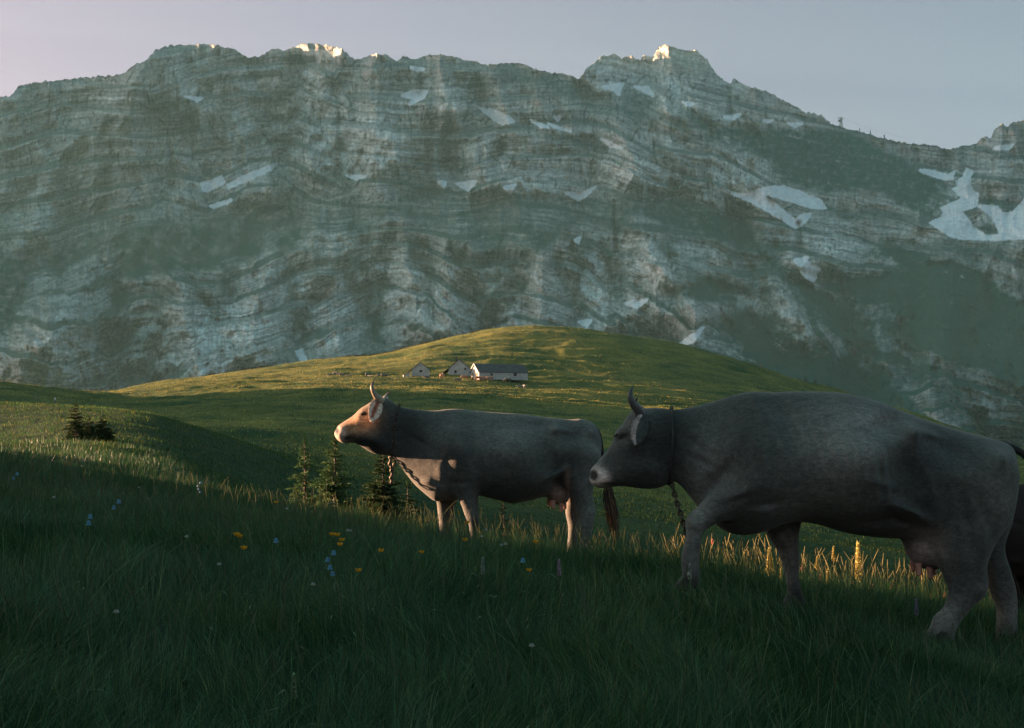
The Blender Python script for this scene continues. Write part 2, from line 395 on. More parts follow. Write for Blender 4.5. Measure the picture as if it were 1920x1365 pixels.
SNOW = [
 [(377,345),(400,338),(415,331),(421,340),(408,350),(390,358),(382,357)], [(427,347),(450,334),(470,325),(518,307),(508,318),(480,330),(465,337),(430,352)], [(395,386),(433,375),(425,381),(400,389)],
 [(347,181),(380,184),(370,190)], [(753,179),(775,170),(800,171),(795,182),(780,190),(768,196),(775,184)], [(770,126),(795,130),(785,133)], [(900,203),(925,206),(948,216),(964,228),(940,233),(925,222)],
 [(822,341),(836,341),(832,352)], [(855,344),(893,340),(878,357),(868,352)], [(944,352),(966,347),(957,361)], [(1060,361),(1090,364),(1117,349),(1100,366),(1085,375)],
 [(1130,162),(1168,157),(1160,178),(1152,169)], [(1190,162),(1215,164),(1225,179),(1212,174)], [(1281,191),(1301,195),(1290,198)], [(1358,219),(1388,214),(1375,224)], [(1478,231),(1504,232),(1490,238)], [(1432,226),(1448,226),(1440,229)],
 [(1372,363),(1400,364),(1440,351),(1470,350),(1500,360),(1540,377),(1548,391),(1520,389),(1480,376),(1437,364),(1432,369),(1455,385),(1480,405),(1493,414),(1500,404),(1518,401),(1511,415),(1492,427),(1460,407),(1430,390),(1400,373)],
 [(1490,487),(1515,482),(1511,490),(1536,502),(1525,527),(1510,519),(1497,500)], [(1725,319),(1750,321),(1778,330),(1789,322),(1786,336),(1770,336),(1745,328)],
 [(1813,317),(1822,322),(1816,340),(1823,358),(1834,365),(1830,385),(1870,388),(1880,401),(1900,398),(1922,374),(1960,360),(1960,445),(1920,446),(1860,450),(1845,448),(1800,447),(1780,441),(1745,418),(1766,408),(1771,398),(1765,390),(1790,380),(1806,372),(1788,354),(1801,352),(1794,340),(1808,332)],
 [(1270,649),(1290,634),(1319,614),(1302,638),(1285,647)], [(1172,569),(1188,564),(1213,561),(1195,577)], [(995,225),(1027,238),(1015,238)], [(1028,232),(1070,245),(1048,242)], [(1128,261),(1166,278),(1145,274)],
 [(1863,278),(1899,271),(1890,280)], [(1085,603),(1108,600),(1100,613)], [(1078,449),(1088,444),(1084,456)], [(650,329),(684,331),(668,336)], [(1040,219),(1050,218),(1046,226)], [(556,660),(566,655),(575,678),(568,680)]]
HOLES = [[(1806,397),(1833,388),(1853,402),(1865,420),(1873,438),(1850,441),(1830,427)]]
GREEN = [
 [(270,378),(330,343),(380,357),(430,362),(520,318),(600,308),(700,325),(760,318),(830,350),(900,362),(1000,362),(1080,376),(1120,360),(1200,350),(1280,370),(1330,385),(1400,412),(1430,470),(1380,462),(1320,440),(1240,425),(1200,400),(1160,440),(1120,420),(1060,430),(1030,470),(960,450),(900,470),(860,430),(800,430),(740,405),(690,440),(600,430),(540,470),(420,500),(300,520),(230,520),(180,480),(220,420)],
 [(-400,380),(0,385),(200,392),(230,425),(190,490),(250,560),(200,600),(90,640),(0,660),(-400,700)],
 [(1528,500),(1590,490),(1640,503),(1700,490),(1790,488),(1850,518),(1905,570),(2100,600),(2100,720),(1920,700),(1850,640),(1740,610),(1680,590),(1600,560),(1545,540)],
 [(1418,462),(1455,488),(1492,510),(1530,540),(1590,580),(1640,640),(1600,650),(1560,630),(1510,600),(1470,540),(1430,500)],
 [(1320,600),(1400,590),(1470,600),(1540,640),(1600,690),(1640,740),(1600,760),(1500,740),(1400,700),(1300,655)],
 [(1600,700),(1640,680),(1720,760),(1790,830),(1600,850)],
 [(1700,600),(1800,610),(1900,650),(2000,740),(1900,720),(1800,680),(1720,650)],
 [(1120,180),(1180,158),(1300,203),(1340,232),(1400,236),(1600,246),(1700,300),(1800,352),(1826,400),(1786,425),(1700,395),(1640,352),(1550,365),(1470,345),(1440,300),(1380,290),(1330,262),(1290,225),(1210,200)],
 [(1050,600),(1100,570),(1135,565),(1160,590),(1130,620),(1060,620)], [(1190,600),(1230,560),(1262,538),(1330,524),(1410,543),(1380,560),(1300,562),(1250,580),(1215,615)],
 [(700,598),(740,580),(800,590),(838,606),(790,650),(720,640)], [(480,665),(560,640),(640,655),(700,600),(720,640),(700,680),(560,700)],
 [(880,118),(960,116),(1085,150),(1160,195),(1260,215),(1310,260),(1240,230),(1120,215),(1040,175),(980,160)], [(970,228),(1040,248),(1120,262),(1180,300),(1100,285),(1020,262)],
 [(1560,400),(1620,393),(1700,400),(1720,408),(1640,408),(1580,412)], [(1600,470),(1680,462),(1760,478),(1700,492),(1620,485)],
 [(320,188),(400,190),(480,196),(470,204),(380,200)], [(960,500),(1000,540),(1050,560),(1000,566),(950,540)]]
PALE = [
 [(560,500),(620,480),(680,500),(740,560),(760,610),(700,600),(640,620),(560,600),(520,560)], [(540,430),(600,400),(680,410),(700,450),(640,470),(560,490)], [(650,480),(740,440),(790,500),(800,570),(720,520)],
 [(1160,430),(1240,460),(1330,480),(1400,560),(1480,590),(1420,600),(1320,520),(1240,530),(1160,520)], [(1000,480),(1100,470),(1160,520),(1230,540),(1100,570),(1000,540)], [(1530,430),(1640,408),(1760,420),(1780,450),(1660,470),(1540,470)],
 [(960,310),(1080,280),(1220,310),(1240,345),(1100,360),(960,350)], [(590,190),(740,190),(760,320),(600,310)], [(1100,110),(1360,150),(1380,220),(1250,200),(1110,150)], [(250,600),(420,560),(560,620),(520,680),(240,700)]]
BND = 2.2
def inside(x, y, poly):
    p = np.array(poly, float); q = np.roll(p, -1, 0); r = np.zeros(x.shape, bool)
    for (x0, y0), (x1, y1) in zip(p, q):
        if y0 == y1: continue
        c = ((y0 > y) != (y1 > y)) & (x < (x1 - x0) * (y - y0) / (y1 - y0) + x0)
        r ^= c
    return r
def sdpoly(x, y, poly):
    p = np.array(poly, float); q = np.roll(p, -1, 0); d = np.full(x.shape, 1e9)
    for (x0, y0), (x1, y1) in zip(p, q):
        ex, ey = x1 - x0, y1 - y0; t = np.clip(((x - x0) * ex + (y - y0) * ey) / (ex * ex + ey * ey + 1e-9), 0, 1)
        d = np.minimum(d, (x - x0 - t * ex) ** 2 + (y - y0 - t * ey) ** 2)
    d = np.sqrt(d)
    return np.where(inside(x, y, poly), -d, d)

def build_mountain():
    cols = np.concatenate([np.linspace(-1500, -60, 160, endpoint=False), np.linspace(-60, 1980, 1400, endpoint=False), np.linspace(1980, 3400, 140)])
    nrow = 470
    base_row = 880.0
    top = np.interp(cols, SKY[:, 0], SKY[:, 1]) + 4.5 * fbm(cols / 16, cols * 0, 4, 71, .7) - 4.0 * np.abs(perlin(cols / 9, cols * 0 + 3.3, 5)) + 2.2 * np.abs(perlin(cols / 4, cols * 0 + 1.3, 6)) + 1.0
    t = np.linspace(0, 1, nrow) ** 1.04
    PX = np.repeat(cols[:, None], nrow, 1); PY = base_row + (top[:, None] - base_row) * t[None, :]
    wx = 10 * fbm(PX / 30, PY / 30, 3, 121); wy = 7 * fbm(PX / 24, PY / 24, 3, 123)
    # facetted spurs standing out of the wall: apex, foot, half width at the foot, lean, relief
    SPD = np.zeros_like(PX); SPF = np.zeros_like(PX); SPT = np.zeros_like(PX); rs = np.random.default_rng(5)
    for (ax_, ay_, by_, w_, ln_, am_) in ((620, 492, 700, 120, .1, 190), (745, 440, 600, 75, .25, 120), (520, 425, 640, 95, -.25, 130), (830, 428, 620, 70, .1, 110), (1215, 430, 570, 80, .1, 130), (1015, 465, 610, 70, 0, 100), (1110, 440, 600, 55, .1, 90),
            (345, 230, 360, 45, 0, 80), (575, 180, 320, 55, .05, 120), (440, 140, 335, 70, .15, 120), (700, 150, 325, 60, 0, 90), (500, 240, 350, 45, 0, 80), (1290, 535, 660, 100, .2, 150), (1610, 570, 780, 110, .45, 170), (1720, 620, 830, 90, .2, 150), (1830, 560, 760, 70, .1, 110),
            (235, 400, 650, 130, -.6, 180), (110, 290, 430, 70, -.35, 110), (960, 560, 650, 70, .1, 90), (1340, 190, 340, 70, .35, 100), (1560, 408, 492, 130, .05, 100), (1150, 180, 320, 70, .3, 100), (900, 200, 330, 60, .1, 80), (1440, 480, 620, 70, .5, 120), (60, 440, 700, 110, .2, 130), (330, 480, 700, 90, .2, 110),
            (1240, 100, 200, 40, .1, 90), (1140, 105, 170, 35, 0, 80), (330, 90, 180, 60, .1, 90), (600, 90, 180, 50, 0, 90), (820, 105, 200, 60, .2, 70), (1790, 290, 380, 50, -.1, 70), (1870, 245, 330, 40, 0, 70)):
        tt = np.clip((PY + 0.8 * wy - ay_) / (by_ - ay_), 0, 3); hw = w_ * np.clip(tt, 0, 1.15) + 4
        dx_ = np.abs(PX + 1.6 * wx - ax_ - ln_ * (PY - ay_)); f_ = np.maximum(0, 1 - dx_ / hw) * np.clip(tt, 0, 1) * sm(1.5, 1.0, tt) * sm(-0.02, 0.05, tt)
        SPD = SPD + 2.6 * am_ * f_; SPF = np.maximum(SPF, f_ * sm(0, .3, 1 - dx_ / hw)); SPT = SPT + rs.uniform(-.38, .30) * (PX - ax_) * sm(0.0, 0.12, f_)
    SPF = SPF * (1 - 0.8 * sm(1480, 1640, PX) * sm(480, 580, PY))
    # folded strata coordinate
    low = sm(330, 560, PY)
    kx = 60 * fbm(PX / 190, PY / 190, 2, 99); ky = 50 * fbm(PX / 170, PY / 170, 2, 98)
    fold = 36 * fbm(PX / 400, PY / 400, 2, 101) + (4 + 16 * low) * fbm((PX + kx) / 150, (PY + ky) / 170, 2, 103) + (2.5 + 4 * low) * fbm(PX / 34, PY / 40, 3, 107)
    tilt = np.interp(PX, [-1500, 0, 300, 560, 900, 1100, 1400, 1900, 3400], [60, 30, -30, -60, -40, -20, 40, 130, 200]) - 0.34 * (PX - 560) * sm(240, 420, PX) * sm(900, 700, PX) * sm(400, 480, PY) + 45 * low * perlin(PX / 260, PY / 300, 97)
    tilt = tilt + 0.25 * (PX - 1250) * sm(1150, 1350, PX) * sm(520, 640, PY)
    s = PY + fold - tilt + SPT
    ph = s / 54 + 0.6 * perlin(PX / 330, PY / 500, 96); bid = np.floor(ph); fr = ph - bid
    lw = 0.20 + 0.16 * perlin(PX / 130, bid * 3.7, 95)
    isl = sm(1 - lw - 0.08, 1 - lw + 0.05, fr) * sm(1.0, 0.97, fr)          # ledge between two cliff bands
    b1 = 2 * isl - 0.55; b2 = perlin(s / 17, PX / 380, 113); b3 = perlin(s / 6.5, PX / 120 + PY / 200, 117) * (0.6 + 0.8 * perlin(PX / 70, PY / 50, 93)); b4 = perlin(s / 3.1, PX / 60, 119) * (0.7 + 0.8 * perlin(PX / 30, PY / 30, 92))
    g = np.zeros_like(PX)
    for poly in GREEN:
        bb = np.array(poly); m = (PX > bb[:, 0].min() - 40) & (PX < bb[:, 0].max() + 40) & (PY > bb[:, 1].min() - 40) & (PY < bb[:, 1].max() + 40)
        g[m] = np.maximum(g[m], sm(9, -13, sdpoly(PX[m] + wx[m], PY[m] + wy[m], poly)))
    pale = np.zeros_like(PX)
    for poly in PALE:
        bb = np.array(poly); m = (PX > bb[:, 0].min() - 60) & (PX < bb[:, 0].max() + 60) & (PY > bb[:, 1].min() - 60) & (PY < bb[:, 1].max() + 60)
        pale[m] = np.maximum(pale[m], sm(25, -25, sdpoly(PX[m] + 2 * wx[m], PY[m] + 2 * wy[m], poly)))
    sn = np.zeros_like(PX)
    jx = 3.0 * fbm(PX / 8, PY / 8, 3, 131, .7); jy = 2.4 * fbm(PX / 8, PY / 8, 3, 133, .7)
    for poly in SNOW:
        bb = np.array(poly); m = (PX > bb[:, 0].min() - 8) & (PX < bb[:, 0].max() + 8) & (PY > bb[:, 1].min() - 8) & (PY < bb[:, 1].max() + 8)
        sn[m] = np.maximum(sn[m], sm(3.4, 2.0, sdpoly(PX[m] + jx[m], PY[m] + jy[m], poly)))
    for poly in HOLES:
        m = (PX > 1795) & (PX < 1885) & (PY > 378) & (PY < 452)
        sn[m] *= sm(-0.9, 0.9, sdpoly(PX[m] + jx[m], PY[m] + jy[m], poly))
    # how fast the wall recedes: cliffs nearly upright, ledges and grass slopes lie back
    ledge = np.clip(0.75 + 1.1 * b1 + 0.55 * b2 + 0.4 * b3, 0.03, 2.6)
    rec = 1.15 * ledge * (1 - g) + g * (1.35 + 0.3 * b2) + 1.2 * sn
    dpy = -np.gradient(PY, axis=1)
    D = np.cumsum(rec * dpy * 3.4, axis=1)
    D = D - sm(0, 1, t)[None, :] * 0
    # keep neighbouring columns together: broad shape is smoothed sideways, only local relief stays sharp
    def box(A, n, ax):
        A = np.moveaxis(A, ax, 0); p = np.pad(A, [(n // 2 + 1, n // 2)] + [(0, 0)] * (A.ndim - 1), 'edge'); c = np.cumsum(p, 0); return np.moveaxis((c[n:] - c[:-n]) / n, 0, ax)
    broad = box(box(D, 71, 0), 41, 0); loc_ = D - box(D, 25, 1); D = broad + (loc_ - box(box(loc_, 71, 0), 41, 0)) * 1.1
    Dm = D
    # ribs, buttresses and gullies
    yy = PY / 1.0
    lean = PX + 0.25 * (PY - 400) * np.sin(PX / 260)
    wp = 22 * fbm(PX / 90, PY / 90, 2, 139)
    rib = 270 * ridged((lean + wp) / 300, (yy + wp) / 620 + 0.3, 2, 141) + 150 * ridged((lean + 1.5 * wp) / 110, yy / 240, 2, 147, 0.5) + 46 * ridged((PX + wp + 0.6 * wx) / 46, yy / 85, 3, 151, 0.6) + 12 * ridged((PX + wx) / 15, (yy + wy) / 22, 3, 157, 0.6)
    flute = ridged((PX + 0.6 * wx + 61 * bid) / 21, s / 120 + bid * 5.1, 2, 158, 0.7)
    rib = rib + 13 * flute * (1 - isl) * (1 - g)
    rib = rib - 175
    upper = 1 - 0.35 * g
    strat = 11 * b2 + 7 * b3 + 5 * b4
    Dm = Dm - rib * upper * 1.0 - strat * (1 - 0.75 * g) * (1 - sn) * 1.3
    Dm = Dm - SPD
    # named ribs of the wall
    AMP = 1.5
    for (pts, w, a) in (([(575, 84), (600, 130), (560, 200), (585, 310)], 26, 130), ([(290, 90), (240, 170), (180, 230), (100, 300), (60, 400)], 30, 130), ([(440, 155), (500, 190), (520, 250)], 30, 90),
                        ([(1128, 104), (1120, 150)], 14, 90), ([(1250, 84), (1262, 130), (1300, 200)], 24, 110), ([(1374, 146), (1376, 220)], 6, 60), ([(700, 60), (705, 180), (740, 300)], 30, 80),
                        ([(630, 490), (560, 560), (500, 640)], 36, 120), ([(1200, 400), (1270, 470), (1300, 540)], 36, 110), ([(1540, 420), (1500, 500)], 20, 60), ([(230, 400), (180, 480), (60, 640)], 34, 100),
                        ([(1640, 640), (1700, 760)], 30, 110), ([(860, 400), (900, 520), (960, 600)], 30, 90)):
        p = np.array(pts, float); d2 = np.full(PX.shape, 1e9)
        for a0, a1 in zip(p[:-1], p[1:]):
            e = a1 - a0; tt = np.clip(((PX - a0[0]) * e[0] + (PY - a0[1]) * e[1]) / (e @ e), 0, 1)
            d2 = np.minimum(d2, (PX + 1.3 * wx - a0[0] - tt * e[0]) ** 2 + (PY - a0[1] - tt * e[1]) ** 2)
        Dm = Dm - AMP * a * np.exp(-np.sqrt(d2 + 4) / w)
    for (pts, w, a) in (([(632, 180), (640, 260), (632, 330)], 7, 60), ([(1497, 420), (1500, 480)], 7, 120), ([(1152, 380), (1156, 470)], 5, 60), ([(465, 110), (520, 230)], 16, 70), ([(1366, 150), (1372, 215)], 5, 90), ([(1780, 290), (1800, 345)], 8, 60), ([(318, 250), (322, 350)], 6, 50), ([(1460, 500), (1540, 640)], 14, 60)):
        p = np.array(pts, float); d2 = np.full(PX.shape, 1e9)
        for a0, a1 in zip(p[:-1], p[1:]):
            e = a1 - a0; tt = np.clip(((PX - a0[0]) * e[0] + (PY - a0[1]) * e[1]) / (e @ e), 0, 1)
            d2 = np.minimum(d2, (PX - a0[0] - tt * e[0]) ** 2 + (PY - a0[1] - tt * e[1]) ** 2)
        Dm = Dm + a * np.exp(-d2 / w ** 2)
    D0 = 2700 + 500 * sm(1000, 1900, PX) * sm(600, 200, PY) + 500 * sm(1085, 1180, PX) * sm(1420, 1360, PX) * sm(230, 100, PY)
    Dm = D0 + Dm
    x, y, z = P(PX, PY, Dm)
    # back of the range: falls away behind the crest
    nb = 14
    bx = [x[:, -1:]]; by = [y[:, -1:]]; bz = [z[:, -1:]]
    for q in range(1, nb):
        f = q / (nb - 1)
        bx.append(x[:, -1:] * (1 + 0.30 * f)); by.append(y[:, -1:] * (1 + 0.30 * f) + 40 * f)
        bz.append(z[:, -1:] * (1 - f ** 1.2) - 130 * f ** 1.2 + 60 * f * (1 - f) * fbm(cols / 60, cols * 0 + q * .7, 3, 9)[:, None])
    X = np.concatenate([x] + bx[1:], 1); Yv = np.concatenate([y] + by[1:], 1); Zv = np.concatenate([z] + bz[1:], 1)
    nc, nr = X.shape
    V = np.stack([X, Yv, Zv], -1).reshape(-1, 3)
    i, j = np.meshgrid(np.arange(nc - 1), np.arange(nr - 1), indexing='ij'); i = i.ravel(); j = j.ravel()
    Q = np.stack([i * nr + j, (i + 1) * nr + j, (i + 1) * nr + j + 1, i * nr + j + 1], 1)
    rock = np.array([0.41, 0.40, 0.38]); dark = np.array([0.16, 0.165, 0.16]); palec = np.array([0.58, 0.565, 0.54]); green = np.array([0.018, 0.075, 0.058]); snow = np.array([0.95, 0.92, 0.94])
    m1 = np.clip(0.5 + 0.9 * b3 + 0.7 * b4 + 0.5 * b2, 0, 1)
    c = dark * (1 - m1[..., None]) + rock * m1[..., None]
    pf = np.clip((0.75 * pale + 0.9 * SPF) * (0.35 + 0.6 * fbm(PX / 20, PY / 20, 3, 161) + 0.5 * m1), 0, 1)[..., None]  # spur relief shading put into the rock colour: spurs paler
    c = c * (1 - pf) + palec * pf
    streak = np.clip(0.9 + 0.35 * fbm(PX / 4, PY / 26, 3, 163), 0.6, 1.3)[..., None]
    c = c * streak * np.clip(0.92 + 0.30 * flute * (1 - isl), 0.6, 1.35)[..., None] * (1 + 0.22 * fbm(PX / 90, PY / 60, 4, 164))[..., None]
    fine = fbm((PX + 0.3 * wx) / 7, (PY + 0.3 * wy) / 4.5, 3, 181, 0.75)
    crack = sm(0.80, 0.97, ridged((PX + 0.9 * wx) / 30, (PY + 0.5 * wy) / 75, 2, 183, 0.6)) * (1 - 0.5 * low) + 0.8 * sm(0.80, 0.97, ridged((PX + 1.5 * wx) / 60, (s + wy) / 26, 2, 185, 0.6)) * (0.4 + 0.6 * low)
    lines = sm(0.25, 0.65, perlin(s / 4.2 + 0.5 * fbm(PX / 25, PY / 25, 2, 187), PX / 140, 189)) * (0.35 + 0.65 * pale)
    c = c * (1 + 0.85 * fine[..., None]) * (1 - 0.75 * np.clip(crack, 0, 1)[..., None]) * (1 - 0.62 * lines[..., None])
    c = c * 1.32
    # thin turf on the ledges
    turf = np.clip(0.95 * isl + 0.25 * b2 - 0.05 + 0.9 * fbm(PX / 22, PY / 10, 4, 165), 0, 0.85) * (1 - 0.6 * pale)
    turf = turf * (0.35 + 0.65 * sm(100, 420, PY))
    gloc = 1 - 0.50 * sm(1450, 1000, PX)
    gm = np.clip(0.55 * sm(1380, 1680, PX + 0.8 * (PY - 600)) * sm(500, 620, PY) * np.clip(0.7 + 1.6 * fbm(PX / 60, PY / 40, 4, 195, .6), 0, 1) + np.maximum(gloc * g * (1.0 + 0.9 * fbm(PX / 12, PY / 9, 4, 167, 0.65) - 0.45 * sm(0.2, 0.9, b3 + 0.4 * b4) - 0.8 * SPF) + 0.75 * sm(.16, .0, SPF) * sm(380, 470, PY) * np.clip(.5 + 1.5 * fbm(PX / 40, PY / 30, 4, 191, .6), 0, 1), turf), 0, 1)[..., None]  # grass slopes and turf, plus gullies painted dark green to model relief shading
    c = c * (1 - gm) + green * gm
    c = c * (1 - sn[..., None]) + (snow * (1 - .18 * np.clip(fbm(PX / 10, PY / 6, 3, 193) + .2, 0, 1))[..., None]) * sn[..., None]
    cc = np.concatenate([c] + [c[:, -1:]] * (nb - 1), 1).reshape(-1, 3)
    m = link('mountain', mesh_arrays('mountain', V, [Q], cc), M['rock'])
    tag(m, 'layered limestone mountain wall with snow patches and green ledges', None, None, 'structure')
    global MT; MT = (cols, top, x[:, -1], y[:, -1], z[:, -1])
    # unseen massif added left of the picture to cast evening shadow on the wall
    a = np.linspace(0, 1, 90); b = np.linspace(0, 1, 60)
    AA, BB = np.meshgrid(a, b, indexing='ij')
    xx = -4150 + 1750 * BB; yy = 2000 + 6600 * AA
    hh = (1 - np.abs(2 * BB - 1)) ** 0.8 * 1.0
    zz = -125 + hh * (SHADE_MASSIF + 150 * fbm(xx / 700, yy / 700, 4, 171)) * sm(0, 0.10, AA) * sm(1, 0.9, AA) + 80 * ridged(xx / 300, yy / 300, 3, 173) * sm(0, .2, hh)
    na, nb2 = AA.shape
    i, j = np.meshgrid(np.arange(na - 1), np.arange(nb2 - 1), indexing='ij'); i = i.ravel(); j = j.ravel()
    Q = np.stack([i * nb2 + j, i * nb2 + j + 1, (i + 1) * nb2 + j + 1, (i + 1) * nb2 + j], 1)[:, ::-1]
    VV = np.stack([xx, yy, zz], -1).reshape(-1, 3)
    o = link('mountain', mesh_arrays('shade_massif', VV, [Q], np.tile((0.2, 0.19, 0.17), (len(VV), 1))), M['rock'])
    tag(o, 'unseen rock massif added on the left to shade the wall', None, None, 'structure')
SHADE_MASSIF = 1740
build_mountain()

# ------------------------------------------------------------------ haze between the pasture and the wall
def build_haze():
    mb = MB(); mb.box((-4300, -2500, -140), (6500, 9000, 2000))
    m = bpy.data.materials.new('haze'); m.use_nodes = True; n = m.node_tree; n.nodes.clear()
    v = n.nodes.new('ShaderNodeVolumePrincipled'); o = n.nodes.new('ShaderNodeOutputMaterial')
    v.inputs['Color'].default_value = (0.44, 0.86, 0.94, 1); v.inputs['Density'].default_value = HAZE
    v.inputs['Anisotropy'].default_value = 0.15
    n.links.new(v.outputs[0], o.inputs['Volume'])
    h = mb.build('haze', m, smooth=False); tag(h, 'evening haze in front of the mountain wall', None, None, 'stuff')
HAZE = 0.000032
build_haze()

# ------------------------------------------------------------------ cows: one continuous surface each, grown from a distance field
def surface_nets(Fd, org, h):
    nx, ny, nz = Fd.shape
    ins = Fd < 0
    cnt = np.zeros((nx - 1, ny - 1, nz - 1), np.int8)
    for a in (0, 1):
        for b in (0, 1):
            for c in (0, 1):
                cnt += ins[a:nx - 1 + a, b:ny - 1 + b, c:nz - 1 + c]
    act = (cnt > 0) & (cnt < 8)
    ci = np.argwhere(act); idx = np.full(act.shape, -1, np.int64); idx[act] = np.arange(len(ci))
    acc = np.zeros((len(ci), 3)); w = np.zeros(len(ci))
    corners = [(a, b, c) for a in (0, 1) for b in (0, 1) for c in (0, 1)]
    for p in corners:
        for ax in range(3):
            if p[ax] == 1: continue
            q = list(p); q[ax] = 1; q = tuple(q)
            fa = Fd[ci[:, 0] + p[0], ci[:, 1] + p[1], ci[:, 2] + p[2]]; fb = Fd[ci[:, 0] + q[0], ci[:, 1] + q[1], ci[:, 2] + q[2]]
            m = (fa < 0) != (fb < 0)
            t = np.where(m, fa / np.where(m, fa - fb, 1), 0)
            pt = np.array(p, float)[None].repeat(len(ci), 0); pt[:, ax] += t
            acc[m] += pt[m]; w[m] += 1
    V = (ci + acc / w[:, None]) * h + org
    quads = []
    for ax in range(3):
        o1, o2 = [(1, 2), (2, 0), (0, 1)][ax]
        sl0 = [slice(0, n - 1) for n in (nx, ny, nz)]
        A = ins; sa = [slice(1, n - 1) for n in (nx, ny, nz)]; sb = list(sa)
        sa[ax] = slice(0, (nx, ny, nz)[ax] - 1); sb[ax] = slice(1, (nx, ny, nz)[ax])
        ia = A[tuple(sa)]; ib = A[tuple(sb)]
        e = np.argwhere(ia != ib)
        fl = ia[tuple(e.T)]
        e = e + 1; e[:, ax] -= 1
        def cell(d1, d2):
            k = e.copy(); k[:, o1] -= d1; k[:, o2] -= d2
            return idx[k[:, 0], k[:, 1], k[:, 2]]
        q = np.stack([cell(1, 1), cell(0, 1), cell(0, 0), cell(1, 0)], 1)
        q[~fl] = q[~fl][:, ::-1]
        quads.append(q)
    return V, np.concatenate(quads)

def smooth_closed(pts, n=10):
    """rounds a traced outline (closed Catmull-Rom)"""
    p = np.array(pts, float); m = len(p); out = []
    for i in range(m):
        p0, p1, p2, p3 = p[i - 1], p[i], p[(i + 1) % m], p[(i + 2) % m]
        for f in np.linspace(0, 1, n, endpoint=False):
            out.append(0.5 * ((2 * p1) + (-p0 + p2) * f + (2 * p0 - 5 * p1 + 4 * p2 - p3) * f * f + (-p0 + 3 * p1 - 3 * p2 + p3) * f ** 3))
    return np.array(out)
def smin(a, b, k):
    h = np.clip(0.5 + 0.5 * (b - a) / k, 0, 1)
    return b + (a - b) * h - k * h * (1 - h)

